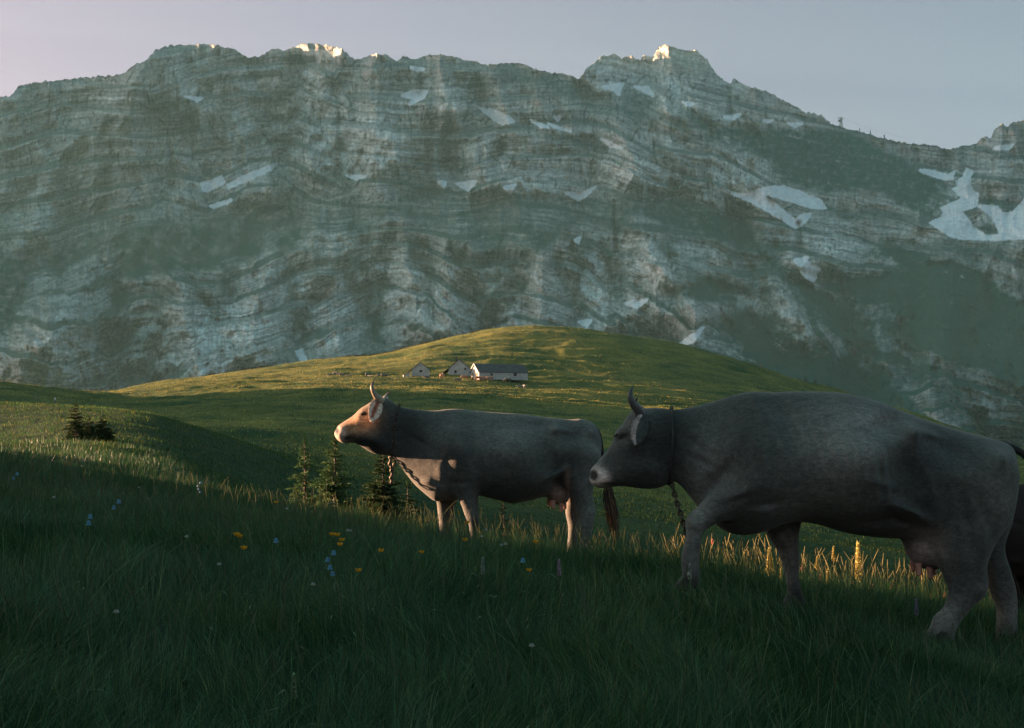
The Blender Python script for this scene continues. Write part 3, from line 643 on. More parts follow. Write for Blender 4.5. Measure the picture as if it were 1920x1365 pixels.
class Cow:
    """px traced outlines -> a solid body of real size, D metres from the camera"""
    def __init__(s, D, pxbox, hy=0.44, h=0.011):
        s.D = D; s.s = F / D; x0, y0, x1, y1 = pxbox
        X0, _, Z1 = P(x0, y0, D); X1, _, Z0 = P(x1, y1, D)
        s.h = h; s.org = np.array([X0, D - hy, Z0])
        s.n = (int((X1 - X0) / h), int(2 * hy / h), int((Z1 - Z0) / h))
        s.gx = s.org[0] + np.arange(s.n[0]) * h; s.gy = -hy + np.arange(s.n[1]) * h; s.gz = s.org[2] + np.arange(s.n[2]) * h
        s.F = None
        s.X2, s.Z2 = np.meshgrid(s.gx, s.gz, indexing='ij')
    def p2(s, pts, oy=0.0):
        p = np.array(pts, float); x, _, z = P(p[:, 0], p[:, 1], s.D + oy)
        return np.stack([x, z], 1)
    def slab(s, pts, w, Rr, oy=0.0, k=0.05, power=2.0, shear=0.0, tfun=None):
        """inflate a side outline: half width w (number or [(px,w)...]), rounding radius Rr (idem), centred oy off the mid plane"""
        poly = s.p2(smooth_closed(pts, 6), oy)
        sd = sdpoly(s.X2, s.Z2, poly)
        PXg = W / 2 + s.X2 / (s.D + oy) * F
        def tab(v):
            if np.ndim(v) == 0: return np.full(s.X2.shape, float(v))
            a = np.array(v, float); return np.interp(PXg, a[:, 0], a[:, 1])
        w2 = tab(w); R2_ = tab(Rr)
        if tfun is not None: w2 = w2 * tfun(s.X2, s.Z2)
        c = oy + shear * (s.Z2 - s.Z2.mean())
        a = np.maximum(sd + R2_, 0)
        f = ((a[:, None, :] / R2_[:, None, :]) ** power + (np.abs(s.gy[None, :, None] - c[:, None, :]) / w2[:, None, :]) ** power + 1e-6) ** (1 / power) - 1
        f = f * np.minimum(w2, R2_)[:, None, :]
        s.F = f if s.F is None else smin(s.F, f, k)
    def cone(s, a, b, ra, rb, ysc=1.0, k=0.03):
        """tapered limb between (px,py,oy) points"""
        A = np.array(s.q(*a)) - [0, s.D, 0]; B = np.array(s.q(*b)) - [0, s.D, 0]
        lo = np.minimum(A, B) - max(ra, rb) - 0.12; hi = np.maximum(A, B) + max(ra, rb) + 0.12
        sl = tuple(slice(max(0, int((l - g[0]) / s.h)), max(1, int((hh - g[0]) / s.h) + 1)) for l, hh, g in zip(lo, hi, (s.gx, s.gy, s.gz)))
        X = s.gx[sl[0]][:, None, None]; Y = s.gy[sl[1]][None, :, None]; Z = s.gz[sl[2]][None, None, :]
        e = B - A; e2 = e @ e
        t = np.clip(((X - A[0]) * e[0] + (Y - A[1]) * e[1] + (Z - A[2]) * e[2]) / e2, 0, 1)
        d = np.sqrt((X - A[0] - t * e[0]) ** 2 + ((Y - A[1] - t * e[1]) / ysc) ** 2 + (Z - A[2] - t * e[2]) ** 2) - (ra + (rb - ra) * t)
        s.F[sl] = smin(s.F[sl], d, k)
    def q(s, px, py, oy=0.0):
        x, y, z = P(px, py, s.D + oy); return float(x), float(y), float(z)
    def bump(s, px, py, r, amp, oy=None, rz=None, ang=0.0):
        """raise (amp>0) or hollow (amp<0) the hide around a point; r, rz radii in metres; oy None = both sides"""
        x, _, z = s.q(px, py, oy or 0.0); rz = rz or r
        ca, sa = math.cos(ang), math.sin(ang)
        dx = s.X2 - x; dz = s.Z2 - z
        u = (dx * ca + dz * sa) / r; v = (-dx * sa + dz * ca) / rz
        g = (3.3 if r >= .08 else 1.5 if r > .05 else 1.35) * amp * np.exp(-(u * u + v * v))
        yy = np.ones(len(s.gy)) if oy is None else (sm(0.05, -0.05, s.gy) if oy < 0 else sm(-0.05, 0.05, s.gy))
        s.F -= g[:, None, :] * yy[None, :, None]
    def near_y(s, px, py):
        """depth of the camera-side hide at a pixel"""
        x, _, z = s.q(px, py, -0.1)
        i = int(np.clip((x - s.org[0]) / s.h, 0, s.n[0] - 1)); k = int(np.clip((z - s.org[2]) / s.h, 0, s.n[2] - 1))
        col = s.F[i, :, k]; w = np.where(col < 0)[0]
        return s.D + s.gy[w[0]] if len(w) else s.D
    def mesh(s, colfun):
        Fs = s.F
        for _ in range(1):                                  # take the creases out
            for ax in range(3):
                Fs = 0.25 * np.roll(Fs, 1, ax) + 0.5 * Fs + 0.25 * np.roll(Fs, -1, ax)
        Fs[0] = 1; Fs[-1] = 1; Fs[:, 0] = 1; Fs[:, -1] = 1; Fs[:, :, 0] = 1; Fs[:, :, -1] = 1
        Fs = Fs - 0.005
        s.F = Fs
        V, Q = surface_nets(Fs, s.org, s.h)
        for _ in range(2):
            acc = np.zeros_like(V); c = np.zeros(len(V))
            for a, b in ((0, 1), (1, 2), (2, 3), (3, 0)):
                np.add.at(acc, Q[:, a], V[Q[:, b]]); np.add.at(c, Q[:, a], 1)
            V = 0.5 * V + 0.5 * acc / c[:, None]
        px, py = pix(V[:, 0], V[:, 1], V[:, 2])
        return V, Q, colfun(px, py, V[:, 1] - s.D, V)
    def ring(s, a, b, n=44, lift=0.008):
        """points lying on the hide round the neck, in the plane through pixels a (top) and b (bottom)"""
        A = np.array(s.q(*a, 0)); B = np.array(s.q(*b, 0)); C = (A + B) / 2; u = (A - B) / np.linalg.norm(A - B)
        pts = []
        for th in np.linspace(0, 2 * math.pi, n, endpoint=False):
            d = math.cos(th) * u + math.sin(th) * np.array([0, -1, 0])
            for r in np.arange(0.02, 0.7, 0.004):
                p = C + d * r
                ii = ((p - s.org) / s.h).astype(int)
                if (ii < 0).any() or (ii >= np.array(s.n)).any() or s.F[tuple(ii)] > 0: break
            pts.append(C + d * (r + lift))
        return np.array(pts)

def blob(px, py, x, y, r, ry=None, ang=0):
    ry = ry or r; ca, sa = math.cos(ang), math.sin(ang); dx = px - x; dy = py - y
    return np.exp(-(((dx * ca + dy * sa) / r) ** 2 + ((-dx * sa + dy * ca) / ry) ** 2))
def lerpc(c, c2, t):
    t = np.clip(t, 0, 1)[:, None]; return c * (1 - t) + np.array(c2) * t

def leaf_ear(cw, base, tip, width, cup, parent, col_cam, col_back, E, oyb, oyt, rim=0.6, rims=(1,), rimcol=(0.66, 0.52, 0.44)):
    """an ear: a cupped leaf with real thickness and a fringe of pale hair; E points to its front edge"""
    A = np.array(cw.q(*base, oyb)); B = np.array(cw.q(*tip, oyt)); ax = B - A; L = np.linalg.norm(ax); ax /= L
    side = np.array(E, float); side -= ax * (side @ ax); side /= np.linalg.norm(side); nrm = np.cross(side, ax); nrm *= -np.sign(nrm[1])      # towards the camera
    nu, nv = 22, 15; V = []; C = []
    wf = lambda t: width * (0.30 * (1 - t) ** 2 + math.sin(math.pi * (0.06 + 0.93 * t)) ** 0.7) * 0.5
    pt = lambda t, v: A + ax * L * t + side * wf(t) * v + nrm * (cup * (v * v - .4) * (1 - 0.4 * t) * math.sin(math.pi * (0.1 + .85 * t))) + ax * L * 0.04 * math.sin(5 * v)
    for sgn in (1, -1):
        for i in range(nu):
            t = i / (nu - 1)
            for j in range(nv):
                v = 2 * j / (nv - 1) - 1; V.append(pt(t, v) + nrm * sgn * 0.004)
                k = max(sm(rim - .15, rim + .15, v) if 1 in rims else 0, sm(rim - .15, rim + .15, -v) if -1 in rims else 0, sm(.80, .95, t) if len(rims) > 1 or rim < .5 else 0)
                base_c = np.array(col_cam if sgn > 0 else col_back); C.append(base_c * (1 - k) + np.array(rimcol) * k * rng.uniform(.85, 1.1))
    Q = []; n = nu * nv
    for i in range(nu - 1):
        for j in range(nv - 1):
            a = i * nv + j; Q += [(a, a + nv, a + nv + 1, a + 1), (n + a, n + a + 1, n + a + nv + 1, n + a + nv)]
        for e in (0, nv - 1):
            a = i * nv + e; Q.append((a, n + a, n + a + nv, a + nv) if e == 0 else (a + nv, n + a + nv, n + a, a))
    for j in range(nv - 1):
        a = (nu - 1) * nv + j; Q.append((a, n + a, n + a + 1, a + 1))
    mb = MB(); mb.add(V, Q, c=np.array(C))
    hv = []; hq = []; hc = []
    for _ in range(620):
        t = rng.uniform(0.02, 1.0); sd_ = rng.choice(rims); v = sd_ * rng.uniform(0.55, 1)
        p = pt(t, v) + nrm * .004; d = side * sd_ * rng.uniform(0.1, 0.7) + nrm * rng.uniform(0.0, 0.5) + ax * rng.uniform(0.2, 1.2) + rng.normal(0, 0.15, 3); d /= np.linalg.norm(d)
        l = rng.uniform(0.010, 0.030); q = np.cross(d, nrm + 0.1); q = q / (np.linalg.norm(q) + 1e-6) * 0.0015
        k = len(hv); hv += [p - q, p + q, p + d * l]; hq.append((k, k + 1, k + 2)); hc += [np.array(rimcol) * rng.uniform(.7, 1.1)] * 3
    mb.add(hv, T=hq, c=np.array(hc))
    return mb.build('ear', M['hair'], parent)

def horn(cw, pts, rads, name, parent, base_col, tip_col):
    mb = MB(); P3 = [cw.q(a, b, c) for a, b, c in pts]; n = len(P3)
    c = np.array([np.array(base_col) * (1 - t) + np.array(tip_col) * t for t in np.linspace(0, 1, n) ** 1.3])
    mb.tube(P3, rads, 12, c=c, sub=6); return mb.build(name, M['horn'], parent)

def chain_part(pts, name, parent, link_len=0.032, r=0.0035, closed=False):
    """interlocked steel links along a path"""
    pts = np.array(pts, float)
    if closed: pts = np.concatenate([pts, pts[:1]])
    seg = np.linalg.norm(np.diff(pts, axis=0), axis=1); cum = np.concatenate([[0], np.cumsum(seg)]); n = max(2, int(cum[-1] / (link_len * 0.72)))
    mb = MB()
    for i in range(n):
        u = (i + 0.5) / n * cum[-1]; c = np.array([np.interp(u, cum, pts[:, k]) for k in range(3)])
        c2 = np.array([np.interp(min(u + 0.01, cum[-1]), cum, pts[:, k]) for k in range(3)]) - np.array([np.interp(max(u - 0.01, 0), cum, pts[:, k]) for k in range(3)])
        t = c2 / (np.linalg.norm(c2) + 1e-9); a = np.cross(t, (0.1, 1, 0.2)); a /= np.linalg.norm(a); b = np.cross(t, a)
        sd = a if i % 2 else b
        an = np.linspace(0, 2 * math.pi, 9)[:-1]
        loop = [c + t * math.cos(q) * link_len * 0.5 + sd * math.sin(q) * link_len * 0.30 for q in an]
        mb.tube(loop + loop[:1], r, 5)
    return mb.build(name, M['chain'], parent)

def hair_tuft(path, r0, n, length, name, parent, cols, spread=1.0):
    """a switch of long hairs hanging along a path"""
    path = np.array(path, float); V = []; T_ = []; C = []
    seg = np.linalg.norm(np.diff(path, axis=0), axis=1); cum = np.concatenate([[0], np.cumsum(seg)])
    f = lambda u: np.array([np.interp(u, cum, path[:, k]) for k in range(3)])
    for _ in range(n):
        u0 = rng.uniform(0, 0.55) * cum[-1]; l = length * rng.uniform(0.6, 1.1); off = rng.normal(0, 1, 3) * r0 * spread; c = cols[rng.integers(len(cols))]
        k0 = len(V); m = 5
        for i in range(m):
            u = min(u0 + l * i / (m - 1), cum[-1] * 1.0); ex = max(0, u0 + l * i / (m - 1) - cum[-1])
            p = f(u) + off * (0.4 + 0.6 * math.sin(math.pi * min(1, 0.15 + 0.8 * i / (m - 1)))) + np.array([0, 0, -ex])
            w = 0.0035 * (1 - 0.8 * i / (m - 1)); V += [p - [w, 0, 0], p + [w, 0.3 * w, 0]]; C += [c, c]
        for i in range(m - 1):
            a = k0 + 2 * i; T_ += [(a, a + 1, a + 3), (a, a + 3, a + 2)]
    mb = MB(); mb.add(V, T=T_, c=np.array(C)); return mb.build(name, M['hair'], parent)

def udder_teat(cw, a, b, r, parent):
    A = np.array(cw.q(*a)); B = np.array(cw.q(*b)); mb = MB()
    mb.tube([A, A * 0.5 + B * 0.5, A * 0.1 + B * 0.9, B], [r * 1.15, r, r * 0.9, r * 0.35], 9, sub=3)
    return mb.build('teat', M['skin'], parent)
def hoof(cw, c, parent, L=0.12):
    x, y, z = cw.q(*c); mb = MB()
    for sg in (-1, 1):
        yy = y + sg * 0.026
        prof = [(-0.075, 0), (-0.065, 0.02), (-0.035, 0.055), (0.0, 0.08), (0.030, 0.07), (0.034, 0.02), (0.034, 0.0)]
        V = [(x + a, yy + o * 0.023 * (1 if 0 < k_ < 6 else 1), z + b) for o in (-1, 1) for k_, (a, b) in enumerate(prof)]
        n = len(prof); Q = [(k, k + 1, n + k + 1, n + k) for k in range(n - 1)] + [(n - 1, 0, n, 2 * n - 1)]
        T_ = [(0, k + 1, k) for k in range(1, n - 1)] + [(n, n + k, n + k + 1) for k in range(1, n - 1)]
        mb.add(V, Q, T_)
    o = mb.build('hoof', M['hoof'], parent, smooth=False)
    bv = o.modifiers.new('bevel', 'BEVEL'); bv.width = 0.008; bv.segments = 2
    return o

def finish_cow(cw, name, V, Q, C, label, group=None, material='coat'):
    me = mesh_arrays(name, V - np.array([V[:, 0].mean(), cw.D, V[:, 2].min()]), [Q], C)
    o = link(name, me, M[material]); o.location = (V[:, 0].mean(), cw.D, V[:, 2].min())
    tag(o, label, 'cow', group)
    return o
def reparent(o, root):
    """children were built in world space: shift their meshes into the cow's space"""
    for ch in [c for c in COL.objects if c.parent is root]:
        ch.data.transform(__import__('mathutils').Matrix.Translation(-root.location))

# ---- the nearer cow, walking up the slope
def build_near_cow():
    c = Cow(7.6, (1085, 715, 1935, 1225), 0.46, 0.0105)
    trunk = [(1215, 778), (1259, 772), (1299, 767), (1342, 757), (1386, 744), (1430, 739), (1496, 737), (1561, 739), (1605, 746), (1649, 757), (1692, 772), (1736, 790), (1780, 803), (1824, 815), (1867, 826), (1893, 838), (1903, 866),
             (1905, 906), (1898, 945), (1884, 985), (1830, 1005), (1760, 990), (1700, 1006), (1649, 1006), (1583, 996), (1517, 977), (1470, 978), (1430, 994), (1392, 1001), (1358, 992), (1322, 962), (1288, 920), (1262, 894), (1235, 876), (1215, 830)]
    c.slab(trunk, [(1180, .12), (1260, .13), (1330, .19), (1400, .27), (1500, .34), (1600, .385), (1680, .37), (1740, .31), (1800, .29), (1870, .235), (1905, .15)],
           [(1180, .16), (1260, .17), (1340, .27), (1450, .34), (1600, .36), (1750, .33), (1850, .25), (1905, .15)], tfun=lambda X, Z: 1 - .34 * sm(c.q(1500, 860)[2], c.q(1500, 745)[2], Z) * sm(c.q(1860, 0)[0], c.q(1700, 0)[0], X))
    # narrower along the spine, wider barrel below
    zt = c.q(1500, 737)[2]; g = np.clip((c.gz - (zt - 0.42)) / 0.42, 0, 1)
    # head
    head = [(1212, 771), (1196, 768), (1184, 773), (1170, 794), (1159, 814), (1146, 836), (1130, 856), (1118, 871), (1109, 880), (1105, 890), (1107, 902), (1115, 910), (1126, 914), (1146, 911), (1170, 910), (1198, 914), (1228, 914), (1250, 905), (1260, 880), (1262, 830), (1250, 782)]
    c.slab(head, [(1105, .070), (1120, .082), (1145, .082), (1165, .105), (1190, .115), (1215, .11), (1260, .10)], [(1105, .05), (1130, .08), (1160, .11), (1260, .13)], k=0.045)
    c.bump(1160, 812, .035, .012); c.bump(1166, 822, .026, -.016); c.bump(1150, 868, .05, -.010, ang=-.9, rz=.02); c.bump(1218, 880, .05, .014); c.bump(1180, 850, .06, -.008, rz=.03, ang=-1.0); c.bump(1112, 890, .018, -.012)
    c.bump(1143, 903, .03, .006, rz=.02); c.bump(1135, 907, .035, -.006, rz=.008)
    # near foreleg, swung forward
    c.slab([(1440, 890), (1390, 880), (1345, 906), (1312, 948), (1296, 965), (1288, 984), (1288, 1006), (1282, 1030), (1278, 1052), (1281, 1072), (1280, 1096), (1309, 1096), (1309, 1070), (1310, 1048), (1312, 1022), (1317, 998), (1342, 981), (1386, 967), (1432, 955), (1450, 925)],
           [(1275, .045), (1300, .048), (1340, .065), (1400, .10), (1450, .12)], [(1275, .05), (1320, .055), (1380, .085), (1450, .12)], oy=-.19, k=0.06)
    # far foreleg, planted
    c.slab([(1440, 950), (1434, 984), (1444, 1008), (1460, 1034), (1470, 1063), (1476, 1092), (1476, 1112), (1470, 1138), (1508, 1138), (1500, 1104), (1496, 1076), (1497, 1050), (1496, 1004), (1500, 950)],
           [(1430, .06), (1470, .05), (1510, .05)], .06, oy=.17, k=0.05)
    # near hind leg
    c.slab([(1712, 940), (1724, 968), (1740, 1000), (1756, 1037), (1772, 1076), (1781, 1104), (1777, 1128), (1764, 1152), (1748, 1174), (1738, 1204), (1784, 1206), (1788, 1184), (1799, 1164), (1820, 1138), (1843, 1116), (1850, 1092), (1848, 1060), (1862, 1024), (1884, 984), (1900, 930), (1895, 870), (1800, 850), (1730, 890)],
           [(1710, .10), (1760, .085), (1800, .10), (1850, .12), (1905, .11)], [(1700, .16), (1760, .09), (1800, .10), (1900, .14)], oy=-.165, k=0.07,
           tfun=lambda X, Z: 0.52 + 0.48 * sm(c.q(1800, 1100)[2], c.q(1800, 1010)[2], Z))
    # far hind leg
    c.slab([(1838, 960), (1842, 1020), (1848, 1070), (1858, 1110), (1870, 1140), (1870, 1164), (1872, 1200), (1908, 1200), (1906, 1168), (1908, 1137), (1902, 1100), (1892, 1066), (1882, 1024), (1898, 960)],
           .05, .055, oy=.16, k=0.05)
    # udder
    c.slab([(1694, 985), (1735, 975), (1772, 1010), (1776, 1040), (1762, 1060), (1738, 1066), (1714, 1054), (1700, 1030)], .15, .12, k=0.03)
    # muscles and bones
    N = -.2
    c.bump(1430, 865, .16, .022, N, rz=.24, ang=.5)           # shoulder
    c.bump(1440, 800, .05, .012, N, rz=.16, ang=.35)          # shoulder-blade ridge
    c.bump(1478, 840, .035, -.016, N, rz=.22, ang=.12)        # behind the shoulder
    c.bump(1435, 938, .05, -.012, N, rz=.03)
    c.bump(1350, 900, .09, -.012, N, rz=.05, ang=.9)
    c.bump(1392, 905, .07, .010, N, rz=.05, ang=.6)
    c.bump(1705, 812, .055, .028, N)                           # hook bone
    c.bump(1680, 880, .10, -.030, N, rz=.13, ang=-.35)         # flank hollow
    c.bump(1660, 800, .12, -.018, N, rz=.05, ang=.3)
    c.bump(1868, 862, .05, .020, N)                            # pin bone
    c.bump(1790, 850, .10, -.012, N, rz=.06, ang=-.3)
    c.bump(1745, 960, .06, .014, N, rz=.09)                    # stifle
    c.bump(1700, 958, .10, .014, N, rz=.02, ang=-.45)          # flank fold
    c.bump(1640, 975, .14, -.012, N, rz=.03, ang=.1)
    c.bump(1835, 960, .03, -.016, N, rz=.14, ang=.35)
    c.bump(1815, 1030, .03, -.012, N, rz=.07, ang=.3)
    c.bump(1590, 860, .22, .016, N, rz=.22)
    for k in range(7):
        c.bump(1505 + 22 * k, 850 + 3 * k, .020, .0065, N, rz=.20, ang=.18)
    for k in range(4):
        c.bump(1275 + 17 * k, 850 + 6 * k, .010, -.006, N, rz=.12, ang=.25)
    c.bump(1300, 975, .04, .010, -.2); c.bump(1300, 1070, .03, .008, -.2); c.bump(1480, 1040, .03, .006, .2)
    c.bump(1835, 1105, .03, .010, -.2); c.bump(1762, 1160, .03, .007, -.2)
    c.bump(1730, 1000, .03, .008, N, rz=.07, ang=-.3)
    for a_ in ((1447, 870, .020, -.015, .20, .05), (1362, 850, .022, .010, .18, -.5), (1420, 850, .020, .010, .17, .35), (1310, 835, .13, -.007, .018, -.55), (1330, 870, .11, -.006, .016, -.5), (1722, 885, .024, .013, .15, .25), (1703, 808, .034, .020, .03, 0), (1740, 815, .09, .008, .018, -.25),
               (1872, 858, .030, .014, .03, 0), (1802, 960, .022, -.013, .16, .3), (1850, 930, .020, -.008, .14, .15), (1690, 958, .09, .016, .014, -.45), (1684, 972, .09, -.010, .014, -.45), (1770, 1060, .018, .008, .08, .35), (1822, 1075, .014, -.009, .06, .2), (1425, 945, .08, -.009, .015, .15),
               (1375, 925, .09, .008, .018, .35), (1300, 985, .024, .010, .02, 0), (1302, 1040, .010, -.006, .05, .1), (1385, 965, .06, -.006, .015, .3), (1640, 905, .10, .006, .02, -.2), (1480, 780, .05, -.007, .05, 0), (1220, 800, .012, -.006, .04, .2), (1235, 850, .014, -.006, .06, .2)):
        c.bump(a_[0], a_[1], a_[2], a_[3], N, rz=a_[4], ang=a_[5])
    for k in range(8):
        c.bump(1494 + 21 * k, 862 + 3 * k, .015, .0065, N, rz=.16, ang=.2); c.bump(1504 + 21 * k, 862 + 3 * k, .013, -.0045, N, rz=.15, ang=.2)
    def col(px, py, oy, V):
        n = len(px); base = np.tile(COATA, (n, 1))
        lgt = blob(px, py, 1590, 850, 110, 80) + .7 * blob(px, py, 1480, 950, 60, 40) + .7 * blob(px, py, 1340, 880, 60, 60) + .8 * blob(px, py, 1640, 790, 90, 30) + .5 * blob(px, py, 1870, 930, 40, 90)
        base = lerpc(base, COATL, .85 * lgt)  # pale coat areas, with lit ribs and flank painted in
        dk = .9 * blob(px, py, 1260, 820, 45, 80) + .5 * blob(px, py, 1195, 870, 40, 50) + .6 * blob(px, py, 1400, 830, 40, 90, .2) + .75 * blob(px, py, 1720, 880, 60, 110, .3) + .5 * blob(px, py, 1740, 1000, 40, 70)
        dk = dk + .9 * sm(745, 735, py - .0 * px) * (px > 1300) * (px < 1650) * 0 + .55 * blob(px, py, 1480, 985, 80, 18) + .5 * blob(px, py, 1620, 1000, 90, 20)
        base = lerpc(base, COATD, dk)  # dark neck coat, plus painted shade on hip, flank and belly
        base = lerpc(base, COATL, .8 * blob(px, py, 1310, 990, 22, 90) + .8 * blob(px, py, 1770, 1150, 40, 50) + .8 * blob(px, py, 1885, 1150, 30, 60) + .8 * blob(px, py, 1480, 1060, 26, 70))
        base = lerpc(base, (0.30, 0.24, 0.22), 1.1 * blob(px, py, 1735, 1030, 34, 34))
        base = lerpc(base, (0.78, 0.62, 0.57), 1.9 * blob(px, py, 1122, 896, 17, 15, .5) * sm(1158, 1140, px))
        base = lerpc(base, (0.012, 0.011, 0.010), 3.0 * blob(px, py, 1113, 891, 6.5, 8) * (oy < .02))
        base = lerpc(base, (0.015, 0.013, 0.012), 2.0 * blob(px, py, 1167, 818, 11, 4, -.45))
        base = lerpc(base, COATD, .9 * blob(px, py, 1142, 907, 18, 2.5))
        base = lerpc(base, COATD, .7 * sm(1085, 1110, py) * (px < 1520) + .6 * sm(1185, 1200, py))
        base *= (1 + .10 * fbm(px / 26, py / 40, 3, 301) + .06 * fbm(px / 6, py / 14, 2, 303))[:, None]
        return base
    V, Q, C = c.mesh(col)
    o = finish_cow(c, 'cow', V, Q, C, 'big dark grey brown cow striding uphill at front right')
    ny = c.near_y(1161, 819) - c.D
    mb = MB(); e = c.q(1161, 819, ny + .006); mb.ball(e, (0.017, 0.012, 0.015), 14, 10); mb.build('eye', M['eye'], o)
    mb = MB(); e = np.array(c.q(1161, 816, ny - .002)); mb.tube([e + [-.028, .006, -.006], e + [0, -.008, .006], e + [.028, .006, .002]], [.004, .008, .004], 8, sub=3, c=COATD); mb.build('eyelid', M['coat'], o)
    horn(c, [(1202, 779, -.075), (1196, 768, -.10), (1187, 757, -.12), (1182, 744, -.125), (1183, 733, -.11), (1188, 723, -.09)], [.028, .025, .020, .015, .009, .001], 'horn', o, (0.10, 0.095, 0.09), (0.02, 0.018, 0.018))
    horn(c, [(1208, 779, .075), (1201, 769, .10), (1195, 762, .13), (1192, 752, .14), (1196, 744, .12)], [.026, .022, .016, .009, .001], 'horn', o, (0.10, 0.095, 0.09), (0.02, 0.018, 0.018))
    leaf_ear(c, (1209, 780), (1194, 832), .078, -.025, o, COATA * .6, (.4, .3, .28), (-1, -.15, -.1), -.11, -.19, .62, (1,), (0.62, 0.50, 0.47))
    leaf_ear(c, (1209, 784), (1198, 815), .10, -.03, o, COATA * .8, (.4, .3, .28), (-1, .15, -.1), .11, .22, .62, (1,))
    rg = c.ring((1259, 770), (1254, 897), 48, .006)
    mb = MB(); mb.tube(np.concatenate([rg, rg[:1]]), .008, 6, sub=1); o2 = mb.build('neck_strap', M['hoof'], o)
    chain_part([c.q(1256, 896, -.02), c.q(1262, 915, -.03), c.q(1269, 940, -.04), c.q(1278, 970, -.05), c.q(1286, 998, -.05), c.q(1288, 1012, -.05)], 'chain', o, .036, .006)
    for a, b, r in (((1722, 1056, -.09), (1723, 1080, -.095), .016), ((1742, 1060, -.06), (1745, 1086, -.06), .016), ((1712, 1052, .06), (1712, 1072, .06), .015), ((1748, 1054, .08), (1752, 1078, .08), .015)): udder_teat(c, a, b, r, o)
    mb = MB(); mb.tube([c.q(1850, 832, 0), c.q(1874, 834, -.01), c.q(1895, 840, -.03), c.q(1918, 851, -.05), c.q(1940, 880, -.06), c.q(1952, 930, -.04), c.q(1948, 1000, 0)], [.018, .028, .024, .019, .017, .016, .014], 10, sub=6, c=COATD)
    mb.build('tail', M['coat'], o)
    hair_tuft([c.q(1948, 960, 0), c.q(1950, 1060, 0), c.q(1946, 1130, 0)], .022, 260, .34, 'tail_switch', o, [(0.02, 0.016, 0.014), (0.04, 0.03, 0.024)])
    for p in ((1293, 1101, -.19), (1490, 1146, .17), (1762, 1210, -.165), (1890, 1206, .16)): hoof(c, p, o)
    reparent(o, o)
    return o

